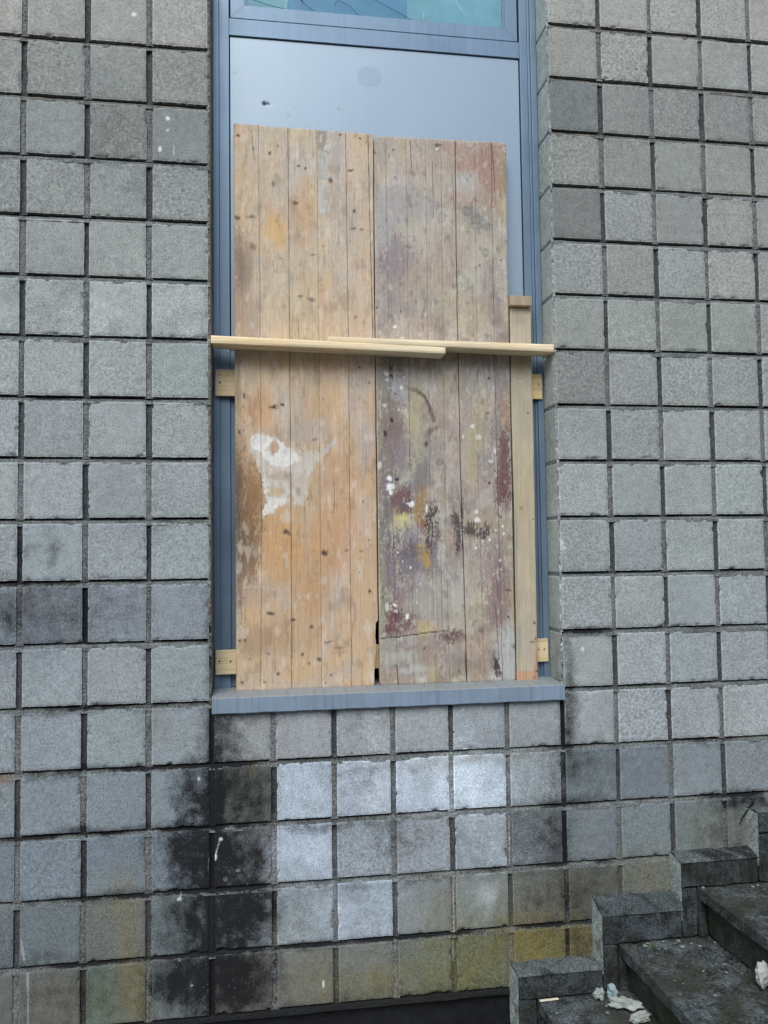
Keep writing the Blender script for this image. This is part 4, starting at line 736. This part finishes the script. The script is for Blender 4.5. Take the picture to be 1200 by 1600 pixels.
    for a in ((1.2138,1.7473,0.0096,0.0095, 1), (1.2157,1.7179,0.0194,0.0136, 1), (1.2177,1.6953,0.008,0.009, .95), (1.2905,1.6566,0.0115,0.0102, 1), (1.2767,1.6567,0.0069,0.0041, .6), (1.5293,1.5985,0.0106,0.0103, .9), (1.5275,1.6283,0.0083,0.0114, .65), (1.3456,1.6383,0.0037,0.0136, .9), (1.3898,1.6494,0.0023,0.0114, .5), (1.2686,1.261,0.0078,0.0076, 1), (1.2259,1.3022,0.005,0.0049, .95), (1.3059,1.3071,0.0036,0.0036, .9),
              (1.1986,1.2961,0.0057,0.0178, .6), (1.2279,1.2798,0.0068,0.0067, .6), (1.2825,1.431,0.0042,0.004, .9), (1.2554,1.4516,0.0032,0.0032, .8), (1.2399,1.4855,0.0032,0.0032, .8), (1.5203,1.4957,0.0047,0.0046, .9), (1.6091,1.4511,0.0042,0.0042, .9), (1.6108,1.4214,0.0031,0.003, .8), (1.5844,1.4013,0.0031,0.0029, .8), (1.6211,1.5749,0.0048,0.0036, .8), (1.6254,1.5495,0.0038,0.0037, .8),
              (1.5947,1.559,0.0038,0.0037, .8), (1.5191,1.9323,0.0076,0.0074, .8), (1.2573,2.0714,0.007,0.0046, .8), (1.2096,2.121,0.0092,0.0069, .6), (1.5808,1.8101,0.0119,0.007, .5), (1.5374,1.8954,0.0095,0.0116, .5), (1.5982,1.8472,0.0048,0.0116, .6), (1.483,1.8949,0.0047,0.0047, .7), (1.2396,2.2897,0.0056,0.0046, .8), (1.2645,2.2488,0.0069,0.0037, .7), (1.1756,1.7903,0.0114,0.0135, .5), (1.1966,2.0064,0.0092,0.0045, .5),
              (1.3184,1.3742,0.0023,0.0022, .8), (1.277,1.9915,0.0046,0.0046, .6), (1.2493,1.9911,0.0046,0.0046, .5), (1.2093,2.0958,0.0037,0.0036, .7), (1.2671,2.1061,0.0037,0.0023, .7), (1.5704,1.5271,0.0042,0.0046, .8), (1.549,1.5228,0.0029,0.0027, .9), (1.4043,2.9469,0.0043,0.0024, .9), (1.2324,2.955,0.0024,0.0023, .7)):
        B(a[0], a[1], a[2]+.0005, a[3]+.0005, wt, a[4], .35, .3, .15)
    specks(cv, 220, (216, 214, 208), .0008, .0024, 540, a=.75); specks(cv, 160, (70, 62, 60), .0007, .0020, 541, a=.75)
    specks(cv, 60, (226, 226, 228), .0009, .0028, 542, (1.18, 1.36, 1.1, 1.7)); specks(cv, 40, (180, 150, 120), .001, .004, 543)
    # scuffed fine grit
    cv.mul(1+.10*fbm(X*110, Z*80, 545, 4)+.05*cv.fine)
    m = sstep(.28, .55, fbm(X*70, Z*34, 546, 5)); cv.put(m, (110, 98, 96), .4); m = sstep(.32, .6, fbm(X*60+9, Z*30+4, 547, 5)); cv.put(m, (206, 202, 192), .4)
    cv.c = cv.c*1.05; cv.c = cv.c*.70+.30*cv.c.mean(-1, keepdims=True)*np.array([1.04, 1, .93])
    # seams and splits
    deep = {4: (.0020, .95, .004), 6: (.0012, .8, .0025)}
    for i, L in enumerate(seams):
        w, a, d = deep.get(i, (.0009, .6, .0012)); cv.line(L, w, (42, 34, 30), a, d, .0012 if i in deep else .0006, 80+i)
    for i, (L, w, a) in enumerate((([(1.3053,2.9667),(1.307,2.9242),(1.3086,2.8722)], .0016, .9), ([(1.3869,2.9006),(1.3878,2.8106),(1.3859,2.6923)], .0014, .8), ([(1.4576,2.8573),(1.4636,2.791),(1.4647,2.7199)], .0012, .8), ([(1.1746,1.1856),(1.2539,1.1923),(1.334,1.2012),(1.4032,1.2061)], .0024, .95),
                        ([(1.5893,1.2941),(1.5947,1.2145),(1.5995,1.1012)], .0014, .9), ([(1.2298,1.0908),(1.2337,1.0464),(1.2355,1.0154)], .0018, .9), ([(1.476,1.1276),(1.4773,1.0714),(1.4809,1.0153)], .002, .9), ([(1.3941,1.4904),(1.3941,1.3548),(1.3963,1.2085)], .0010, .8), ([(1.5937,1.3965),(1.6018,1.328),(1.6075,1.2596)], .0012, .6), ([(1.2912,2.1757),(1.2881,1.8089)], .0009, .5), ([(1.3671,1.5405),(1.4344,1.5376)], .001, .6),
                        ([(1.6091,2.9791),(1.6166,2.8713),(1.6176,2.7995)], .0014, .85), ([(1.5982,1.038),(1.6453,1.0364)], .0014, .6), ([(1.2244,1.854),(1.2248,1.7179)], .0009, .5))):
        cv.line(L, w, (38, 30, 28), a, .0018, .0012, 100+i)
    ed = X-X.min(); cv.put((1-sstep(.001, .006, ed+.002*cv.fine)), (190, 184, 164), .5)

LBL = [(0.6765,2.9929),(0.6767,2.4757),(0.6772,2.0277),(0.6773,1.5209),(0.6775,1.0167)]
LBR = [(1.1701,2.9981),(1.1673,2.6581),(1.1661,2.3106),(1.1654,2.0355),(1.1655,1.7179),(1.1652,1.5156),(1.1655,1.2701),(1.1655,1.2502),(1.1577,1.2393),(1.1569,1.2149),(1.1557,1.1905),(1.1585,1.1595),(1.1557,1.1154),(1.1511,1.0714),(1.1497,0.9988)]
RBL = [(1.1736,2.9818),(1.1712,2.6583),(1.1698,2.3107),(1.1696,2.0356),(1.1701,1.7179),(1.1697,1.4037),(1.17,1.1813),(1.1701,1.0156)]
RBR = [(1.6653,2.9899),(1.6611,2.5628),(1.6603,2.1843),(1.6595,1.8105),(1.6588,1.4413),(1.6586,1.2129),(1.659,1.0133)]
lb = board('board_panel', LBL, LBR, 1.0235, 2.988, .080, .026, paint_left, 400, .004, 350, 560, [(0, 2.9935), (.17, 2.9935), (.175, 2.9915), (.6, 2.9905), (.92, 2.9890), (.93, 2.9865), (1, 2.9865)])
tag(lb, 'orange brown wooden board panel with a large white cement patch', 'board panel', 'board panels covering the window')
rb = board('board_panel', RBL, RBR, 1.0245, 2.985, .080, .026, paint_right, 500, .010, 350, 560, [(0, 2.9795), (.05, 2.9825), (.3, 2.9835), (.6, 2.986), (.97, 2.988), (1, 2.984)])
tag(rb, 'grey brown wooden board panel with purple and yellow paint stains', 'board panel', 'board panels covering the window')
def paint_strip(cv):
    X, Z = cv.X, cv.Z; cv.c = np.ones(X.shape+(3,))*lin((184, 174, 152))
    cv.put(sstep(.0, .5, fbm(X*14, Z*4, 602, 5)), (166, 162, 148), .6); cv.put(sstep(.1, .5, fbm(X*18+5, Z*5+9, 603, 5)), (190, 170, 136), .5)
    planks(cv, [[(1.6726,2.4207),(1.6732,1.0128)]], (.98, 1.02), 610)
    for a in ((1.701,2.2796,0.0341,0.0948, (176, 172, 158), .6), (1.7021,2.3269,0.0243,0.019, (140, 134, 122), .35), (1.6987,2.1734,0.0388,0.0424, (158, 132, 100), .6), (1.7021,1.9974,0.0338,0.1173, (164, 164, 146), .6), (1.7021,1.6714,0.0336,0.1392, (182, 168, 134), .5), (1.6673,1.3953,0.0119,0.3456, (140, 144, 132), .5), (1.7003,1.1662,0.0334,0.1369, (182, 178, 164), .5),
              (1.6766,1.1669,0.019,0.0682, (152, 150, 140), .5), (1.7364,1.0741,0.0095,0.091, (184, 144, 116), .7)):
        cv.blob(a[0], a[1], a[2], a[3], a[4], a[5], .8, .4, .2)
    m = sstep(1.060, 1.052, Z+.003*cv.fine); cv.put(m, (194, 150, 120), .8)
    for a in ((1.6941,1.6367,0.0072,0.0069, .4), (1.7365,1.6017,0.0032,0.003, .9), (1.7284,1.986,0.0031,0.003, .9), (1.6995,2.1005,0.0034,0.0033, 0), (1.7351,1.2269,0.0039,0.0068, .8), (1.7338,1.1698,0.0031,0.0046, .7), (1.7359,1.0536,0.0038,0.0037, .9), (1.7259,1.0335,0.0048,0.0046, .5), (1.7264,1.1586,0.0119,0.0028, .5)):
        cv.blob(a[0], a[1], a[2]+.0008, a[3]+.0008, (60, 46, 40), a[4], .5, .3, .2)
    cv.blob(1.6995,2.1005,0.0039,0.0038, (228, 222, 210), .9, .3)
    cv.line([(1.6988,1.098),(1.6993,1.0164)], .0008, (110, 84, 70), .6, .0005, .0006, 3); cv.line([(1.7316,1.0742),(1.7328,1.0242)], .001, (70, 50, 40), .8, .0008, .0006, 4); cv.line([(1.722,1.2798),(1.7221,1.0746)], .0007, (130, 114, 96), .5, .0004, .0006, 5)
    specks(cv, 30, (90, 80, 70), .0007, .0014, 620, a=.7)
strip = board('wooden_plank', [(1.6668,2.3732),(1.6647,1.9968),(1.6675,1.6252),(1.6661,1.3953),(1.6638,1.0176)], [(1.747,2.3758),(1.7451,2.1863),(1.746,1.8575),(1.7443,1.6249),(1.743,1.2564),(1.7422,1.0148)], 1.0200, 2.374, .082, .024, paint_strip, 600, .0015, 64, 520)
tag(strip, 'narrow grey plank with a capped top end, upright beside the stained panel', 'plank')
capm = mat_fresh('weathered_end_grain', (176, 162, 140), (160, 120, 5))
cap = box_obj('end_cleat', (1.6615, 1.7435, .0600, .1050, 2.3755, 2.4110), capm, strip, .0025)

# ------------------------------------------------------------------ battens
def rough_bar(name, P0, P1, h0, h1, dep0, dep1, y0, mat, seed, n=90, skew0=0., skew1=0., bow=0.):
    """bar from P0 to P1 (x, top z); section h high, dep deep, slightly wavy sawn faces"""
    acc = Acc(); t = np.linspace(0, 1, n)
    sec = []      # section corner params around the loop with tiny chamfers
    ch = .0013
    for q in t:
        h = h0+(h1-h0)*q; dp = dep0+(dep1-dep0)*q
        sec.append([(0, -ch), (0, -h*.5), (0, -h+ch), (ch, -h), (dp*.25, -h), (dp*.5, -h), (dp*.75, -h), (dp-ch, -h), (dp, -h+ch), (dp, -ch), (dp-ch, 0), (dp*.5, 0), (ch, 0), (0, -ch)])
    sec = np.array(sec); m_ = sec.shape[1]
    x = P0[0]+(P1[0]-P0[0])*t; z = P0[1]+(P1[1]-P0[1])*t+bow*np.sin(t*np.pi)
    X = x[:, None]+skew0*(1-t)[:, None]*sec[..., 0]+skew1*t[:, None]*sec[..., 0]; Y = y0+sec[..., 0]; Z = z[:, None]+sec[..., 1]
    w = .0005*fbm(X*9+seed, sec[..., 0]*40+sec[..., 1]*60, seed, 4); Y = Y+w; Z = Z+w*np.roll(np.ones_like(w), 1)
    Y[:, -1] = Y[:, 0]; Z[:, -1] = Z[:, 0]
    P = np.stack([X, Y, Z], -1); acc.grid(P)
    V = [acc.V[0]]; me = acc.mesh(name)
    bm = bmesh.new(); bm.from_mesh(me); bmesh.ops.remove_doubles(bm, verts=bm.verts, dist=1e-6)
    bmesh.ops.holes_fill(bm, edges=[e for e in bm.edges if e.is_boundary], sides=0)
    bmesh.ops.recalc_face_normals(bm, faces=bm.faces); bm.to_mesh(me); bm.free()
    return link(name, me, mat)
b1 = rough_bar('wooden_batten', (.6005, 2.2190), (1.4045, 2.1985), .0265, .0228, .0785, .0785, .0005, M['batten'], 1, bow=.001)
tag(b1, 'lower left pale batten wedged across the panels, its right end overlapped by another', 'batten', 'battens wedged across the opening')
b2 = rough_bar('wooden_batten', (.9945, 2.2262), (1.8025, 2.2197), .0165, .0278, .0770, .0770, .0020, M['batten'], 2)
tag(b2, 'upper right pale batten wedged across the panels, reaching the right jamb', 'batten', 'battens wedged across the opening')
hole = simple('nail_hole', (18, 14, 12))
def crossboard(x0, x1, z0, z1, holes, label, marks=()):
    bm = bmesh.new(); bm_box(bm, x0, x1, .1075, .1235, z0, z1, bev=.003, seg=3)
    for v in bm.verts: v.co.z += (v.co.x-x0)*.006
    me = D.meshes.new('cross_plank'); bm.to_mesh(me); bm.free()
    o = link('cross_plank', me, M['cross']); tag(o, label, 'cross plank', 'cross planks nailed behind the panels')
    for (x, z, r) in holes:
        bm = bmesh.new(); bmesh.ops.create_cone(bm, cap_ends=True, segments=14, radius1=r, radius2=r*.6, depth=.003, matrix=Matrix.Translation((x, .1073, z)) @ Matrix.Rotation(math.pi/2, 4, 'X'))
        for v in bm.verts: v.co += Vector((random.uniform(-1, 1), 0, random.uniform(-1, 1)))*r*.12
        me = D.meshes.new('nail_hole'); bm.to_mesh(me); bm.free(); link('nail_hole', me, hole, o)
    return o
crossboard(.6095, 1.7925, 2.0350, 2.1290, [(.6255, 2.0820, .0040), (.6265, 2.1080, .0018), (.6230, 2.1095, .0014), (.6525, 2.1085, .0022), (1.7790, 2.0930, .0034)],
           'upper plank behind the panels, a single nail hole at its right end')
crossboard(.6075, 1.7930, 1.0760, 1.1590, [(.6210, 1.1220, .0036), (.6590, 1.1205, .0036), (1.7560, 1.1280, .0032), (1.7775, 1.1290, .0032)],
           'lower plank behind the panels near the sill, two nail holes at each end')

# ------------------------------------------------------------------ staircase
def rough_slab(name, x0, x1, y0, y1, z0, z1, mat, parent, seed, res=.012, amp=.0015, rnd=.006):
    """box with subdivided faces, rounded and chipped edges"""
    bm = bmesh.new(); bm_box(bm, x0, x1, y0, y1, z0, z1)
    for ax in range(3):
        L = (x1-x0, y1-y0, z1-z0)[ax]; n = max(1, min(90, int(L/res)))
        es = [e for e in bm.edges if abs((e.verts[0].co-e.verts[1].co)[ax]) > 1e-6 and abs((e.verts[0].co-e.verts[1].co)[(ax+1) % 3]) < 1e-9 and abs((e.verts[0].co-e.verts[1].co)[(ax+2) % 3]) < 1e-9]
        if n > 1: bmesh.ops.subdivide_edges(bm, edges=es, cuts=n-1, use_grid_fill=True)
    lo = np.array([x0, y0, z0]); hi = np.array([x1, y1, z1])
    V = np.array([v.co[:] for v in bm.verts])
    dd = np.sort(np.minimum(V-lo, hi-V), axis=1); cen = (lo+hi)/2
    e = np.clip(1-dd[:, 1]/rnd, 0, 1)        # near an edge
    nz_ = fbm(V[:, 0]*30+V[:, 2]*17, V[:, 1]*30+seed, seed, 4); n2 = fbm(V[:, 0]*9+V[:, 2]*11, V[:, 1]*9+seed, seed+7, 3)
    d = cen-V; sgn = np.sign(d)*(np.minimum(V-lo, hi-V) < rnd)
    V = V+sgn*(e*(rnd*.28+.004*np.clip(nz_, -.2, 1)+.006*np.clip(n2-.2, 0, 1)))[:, None]+np.sign(d)*(np.minimum(V-lo, hi-V) < 1e-6)*(amp*(nz_*.5+.5))[:, None]
    for v, c in zip(bm.verts, V): v.co = c
    me = D.meshes.new(name); bm.to_mesh(me); bm.free(); o = link(name, me, mat, parent); sharp(me, 40); return o
stairs = tag(empty('stone_staircase', (1.7, -.7, -.37)), 'dark worn stone steps with stepped skirting climbing along the wall, littered with debris', 'staircase')
nos = [1.376, 1.669, 1.962, 2.258, 2.555, 2.852, 3.149, 3.446]; tz = [-.170, -.014, .1415, .308, .475, .642, .809, .976]
FY = -.055; xas = [1.31, 1.604, 1.9045, 2.196, 2.491, 2.788, 3.085]
Y0s, Y1s = -1.75, .0040
for i, (nx_, z) in enumerate(zip(nos, tz)):
    nx1 = nos[i+1]+.05 if i+1 < len(nos) else 4.0
    vis = 1 <= i <= 4
    rough_slab('tread', nx_, nx1, Y0s, Y1s, z-.040, z, M['tread'], stairs, 20+i, .014 if vis else .05)
    rough_slab('riser', nx_+.036, nx_+.066, Y0s+.002, Y1s-.002, (tz[i-1] if i else -.345)+.0005, z-.0405, M['riser'], stairs, 40+i, .014 if vis else .05, .001, .004)
box_obj('stair_core', [(nos[i]+.07, (nos[i+1]+.0695) if i+1 < len(nos) else 3.98, Y0s+.004, Y1s-.004, -.5, tz[i]-.042) for i in range(len(nos))], M['void'], stairs, None, bev=0) if False else \
    box_obj('stair_core', [(nos[i]+.07, (nos[i+1]+.0695) if i+1 < len(nos) else 3.98, Y0s+.004, Y1s-.004, -.5, tz[i]-.042) for i in range(len(nos))], M['riser'], stairs, bev=0)
# stepped skirting: a band over each tread, an upright before each riser, pale mortar fillet above and beside
wtop = {1: .085, 2: .283, 3: .418, 4: .556, 5: .75}; ftop = {1: .062, 2: .236, 3: .395, 4: .549, 5: .725}
for i in range(1, 6):
    z = tz[i]; xa = xas[i]; xb = xas[i+1]; zt = ftop[i]
    rough_slab('skirting', xa, xb-.001, FY, -.030, z+.001, zt, M['skirt'], stairs, 60+i, .008, .0016, .009)
    rough_slab('skirting', xa, nos[i]-.001, FY+.0006, -.030, tz[i-1]+.001, z+.0005, M['skirt'], stairs, 80+i, .008, .0016, .008)
    rough_slab('skirting', nos[i]-.0005, nos[i]+.0355, FY+.002, .003, tz[i-1]+.001, z-.0405, M['skirt'], stairs, 90+i, .010, .0006, .001)
    # rough mortar haunching packed between the stone and the wall: top slope, then the end slope
    n = 70; K, Sg = np.meshgrid(np.linspace(0, 1, 16), np.linspace(0, 1, n), indexing='ij')
    def haunch(P, c0, sd, extra):
        nn = fbm(Sg*n*.12, K*3, 700+i+sd, 4); n2 = fbm(Sg*n*.45, K*9, 720+i+sd, 3)
        f = np.clip(K*6, 0, 1)
        P = P+(np.array([-.4 if extra else 0, -.5, .0 if extra else 1.])*((.0042*nn+.0016*n2+.003)*f)[..., None])
        cc = np.ones(K.shape+(4,)); cc[..., :3] = lin(c0)*(1+.35*fbm(P[..., 0]*40, P[..., 1]*60+P[..., 2]*40, 730+i+sd, 4))[..., None]
        cc[..., 3] = .40*sstep(-.1, .5, fbm(P[..., 0]*22+P[..., 1]*30, P[..., 2]*22, 740+i, 4))+(.10 if extra else .25)
        a = Acc(); a.grid(P, cc); o = link('mortar_haunch', a.mesh('mortar_haunch'), M['mortar'], stairs); smooth(o.data)
    bow = 1.-(1-K)**1.35
    Xs = (xa-.013*K)+(xb+.004-(xa-.013*K))*Sg
    haunch(np.stack([Xs, FY+.001+(-FY+.002)*K, zt+.0005+(wtop[i]-zt)*bow], -1), (96, 104, 104) if i != 2 else (80, 88, 90), 0, False)
    zb_ = tz[i-1]+.06; zs = zb_+(zt+.0005+(wtop[i]-zt)*bow-zb_)*Sg
    haunch(np.stack([xa-.0005-.013*K, FY+.001+(-FY+.002)*K, zs], -1), (142, 152, 148), 5, True)
# ------------------------------------------------------------------ litter on the steps
def crumple(name, loc, size, mat, seed, flat=.45, label='', rot=0.):
    bm = bmesh.new(); bmesh.ops.create_icosphere(bm, subdivisions=4, radius=1)
    V = np.array([v.co[:] for v in bm.verts]); r = np.random.RandomState(seed); q = np.zeros(len(V))
    for k in range(9):      # sharp folds: ridges of tilted planes through the lump
        n = r.normal(size=3); n /= np.linalg.norm(n); f = r.uniform(1.2, 4.2); ph = r.uniform(0, 6)
        t = (V@n)*f+ph+.8*fbm(V[:, 0]*1.3+k, V[:, 1]*1.3+V[:, 2], seed+k, 2); q += (np.abs((t/2) % 1-.5)*2-.5)*.9/f
    V = V*(1+.34*q+.30*fbm(V[:, 0]*1.6+seed, V[:, 1]*1.6+V[:, 2]*1.3, seed+50, 3))[:, None]
    V *= np.array(size)*np.array([1, 1, flat]); V[:, 2] -= V[:, 2].min()
    c, s_ = math.cos(rot), math.sin(rot); V = np.stack([V[:, 0]*c-V[:, 1]*s_, V[:, 0]*s_+V[:, 1]*c, V[:, 2]], 1)
    for v, q in zip(bm.verts, V): v.co = q
    me = D.meshes.new(name); bm.to_mesh(me); bm.free(); o = link(name, me, mat); o.location = loc
    return tag(o, label, 'paper' if 'paper' in name else 'rubble')
paper = simple('dirty_paper', (158, 166, 162), .9, 40, .2, .5, .002); paper2 = simple('wet_bluish_paper', (142, 162, 170), .8, 50, .35, .6, .002); plaster = simple('plaster_lump', (176, 182, 180), .95, 60, .15, .7, .002)
a_ = 1.6791,-0.0244
box = bmesh.new(); bm_box(box, -.033, .033, -.005, .005, 0, .003, bev=.001)
me = D.meshes.new('wooden_stick'); box.to_mesh(me); box.free(); st = link('wooden_stick', me, simple('whitened_wood', (226, 216, 196), .8, 90, .1)); st.location = (1.705,-0.0662, -.0135); st.rotation_euler = (0, 0, .04)
tag(st, 'short flat whitish stick lying on the lowest visible step against the skirting', 'stick')
crumple('crumpled_paper', (1.9296,-0.1623, -.015), (.050, .026, .045), paper, 11, .40, 'long crumpled grey white paper on the lowest visible step', -.5)
crumple('crumpled_paper', (1.8696,-0.0918, -.015), (.018, .018, .028), paper, 12, .6, 'small upright scrap of paper left of the long crumpled one')
crumple('plastic_scrap', (1.9134,-0.0997, -.015), (.014, .022, .030), paper2, 13, .7, 'bluish torn scrap between the two crumpled papers', .4)['category'] = 'scrap'
crumple('crumpled_paper', (1.9429,-0.2403, -.015), (.034, .022, .030), paper, 14, .5, 'crumpled paper lump at the bottom edge beside the riser', .3)
crumple('plaster_lump', (2.2636,-0.4115, .1405), (.022, .018, .030), plaster, 15, 1.2, 'white plaster lump on the middle step at the right edge', .2)
crumple('plaster_lump', (1.9879,-0.0467, -.015), (.007, .006, .008), plaster, 16, 1., 'tiny white plaster crumb by the foot of the riser', .2)
# small chips and flakes strewn over the treads
def chips():
    bm = bmesh.new(); r = np.random.RandomState(5)
    def one(x, y, z, q):
        n = r.randint(4, 7); a0 = r.uniform(0, 6); vs = []
        for k in range(n):
            an = a0+k*2*math.pi/n; rr = q*r.uniform(.5, 1.3); vs.append((x+rr*math.cos(an)*r.uniform(.6, 1.4), y+rr*math.sin(an), z+r.uniform(-.0002, .0012)))
        h = q*r.uniform(.15, .55); top = [bm.verts.new((a, b, c+h)) for a, b, c in vs]; bot = [bm.verts.new((a+(a-x)*.15, b+(b-y)*.15, c-.001)) for a, b, c in vs]
        bm.faces.new(top)
        for k in range(n): bm.faces.new((top[k], bot[k], bot[(k+1) % n], top[(k+1) % n]))
    for lv, (xa, xb, z, n) in enumerate(((1.70, 1.99, -.0145, 34), (1.99, 2.30, .141, 60), (2.29, 2.60, .3075, 34))):
        for _ in range(n):
            y = -.06-.55*r.rand()**2.0 if r.rand() < .6 else r.uniform(-.6, -.06); x = r.uniform(xa, xb) if r.rand() < .5 else xb-(xb-xa)*r.rand()**2
            one(x, y, z, r.uniform(.0010, .0022) if r.rand() < .9 else r.uniform(.0025, .0042))
    for px in (2.0434,-0.0805, 2.0856,-0.0976, 2.172,-0.066, 2.1617,-0.1068, 2.2351,-0.2455, 2.2183,-0.2845, 2.1015,-0.4196, 2.2592,-0.0682, 2.4392,-0.0682, 1.8754,-0.125, 1.8941,-0.1675, 1.8039,-0.1894, 1.7508,-0.1874) if False else ():
        pass
    for x, y, z in ((2.0434,-0.0805, .141), (2.0605,-0.0647, .141), (2.0791,-0.1103, .141), (2.172,-0.066, .141), (2.1617,-0.1068, .141), (2.2252,-0.1138, .141), (2.2391,-0.2462, .141), (2.2118,-0.2916, .141), (2.1035,-0.4163, .141),
                    (2.2743,-0.0541, .3075), (2.4489,-0.0757, .3075), (2.4728,-0.0688, .3075), (1.8783,-0.1335, -.0145), (1.8665,-0.1703, -.0145), (1.7005,-0.1443, -.0145), (2.2586,-0.3083, .141)):
        one(x, y, z, r.uniform(.0035, .0075))
    bmesh.ops.recalc_face_normals(bm, faces=bm.faces)
    me = D.meshes.new('stone_chips'); bm.to_mesh(me); bm.free(); o = link('stone_chips', me, simple('pale_chips', (130, 136, 132), .9, 90, .6, .4, .001)); tag(o, 'pale flakes and chips scattered over the dark steps', 'rubble', kind='stuff')
chips()
# weed and twig
bm = bmesh.new(); r = np.random.RandomState(9)
for k in range(16):
    x, y = 2.0624,-0.098; an = r.uniform(0, 6.28); L = r.uniform(.014, .034); w = .0012; dx, dy = math.cos(an)*.010, math.sin(an)*.008; px, py = -math.sin(an)*w, math.cos(an)*w
    x += r.uniform(-.006, .006); y += r.uniform(-.004, .004)
    p = [(x-px, y-py, .140), (x+px, y+py, .140), (x+dx*.4+px*.8, y+dy*.4+py*.8, .140+L*.6), (x+dx*.4-px*.8, y+dy*.4-py*.8, .140+L*.6), (x+dx, y+dy, .140+L)]
    v = [bm.verts.new(q) for q in p]; bm.faces.new(v[:4]); bm.faces.new((v[3], v[2], v[4]))
me = D.meshes.new('weed'); bm.to_mesh(me); bm.free(); tag(link('weed', me, simple('weed_green', (92, 104, 52), .8, 90, .3)), 'tiny green weed in the corner of the middle step by the wall', 'weed')
def tube(name, pts, rad, mat):
    cu = D.curves.new(name, 'CURVE'); cu.dimensions = '3D'; cu.bevel_depth = 1; cu.bevel_resolution = 2; s = cu.splines.new('POLY'); s.points.add(len(pts)-1)
    for p, q, w in zip(s.points, pts, rad): p.co = (*q, 1); p.radius = w
    cu.use_fill_caps = True; o = D.objects.new('tmp', cu); COL.objects.link(o); dg = bpy.context.evaluated_depsgraph_get(); dg.update()
    me = D.meshes.new_from_object(o.evaluated_get(dg)); D.objects.remove(o); me.name = name; me.materials.clear(); return link(name, me, mat)
(ax, az), (bx, bz), (cx_, cz_), (dx_, dz_) = (2.5003,0.5795), (2.4817,0.5512), (2.4607,0.5208), (2.4498,0.4967)
tag(tube('twig', [(ax, -.020, az), (bx, -.012, bz), (cx_, -.006, cz_), (dx_, -.004, dz_)], [.0055, .0035, .0022, .0008], simple('dark_bark', (24, 22, 20), .9, 200, .4)), 'dark broken twig leaning on the wall above the top skirting corner', 'twig')
M['chip'] = simple('stone_chips', (150, 156, 152), .9, 200, .35, .4, .001)

# ------------------------------------------------------------------ house across the street, added out of view to darken low sky and feed reflections
opp = tag(empty('added_house', (1, -16, -.37)), 'added unseen house behind the viewer, shaping reflections and low skylight', 'house')
wl = [(-16, 18, -16.3, -16, -.37, .6)]; xs_ = [-16+i*3.4 for i in range(11)]
for lv in range(2):
    z0 = .6+lv*3.1; wl += [(x, x+2.0 if i < 10 else 18, -16.3, -16, z0, z0+1.7) for i, x in enumerate(xs_)]+[(-16, 18, -16.3, -16, z0+1.7, z0+3.1)]
box_obj('wall', wl, simple('render_paint', (128, 124, 116), .9, 3, .15), opp, bev=0)
box_obj('roof', (-16.4, 18.4, -22, -15.5, 6.8, 7.0), M['plinth'], opp, bev=0)
for lv in range(2):
    for x in xs_[:10]: box_obj('window', (x+2.0, x+3.4, -16.2, -16.15, .6+lv*3.1, 2.3+lv*3.1), M['void'], opp, bev=0)
# ------------------------------------------------------------------ ground
n = 60; X, Z = np.meshgrid(np.sign(np.linspace(-1, 1, n))*np.abs(np.linspace(-1, 1, n))**3*60, np.linspace(0, 1, n)**3*-60, indexing='ij')
a = Acc(); a.grid(np.stack([X+1, Z+.03, -.345+.004*fbm(X, Z, 901, 3)], -1)[:, ::-1]); g_ = link('ground', a.mesh('ground'), M['ground']); tag(g_, kind='structure'); g_['label'] = 'grey concrete paving in front of the wall'
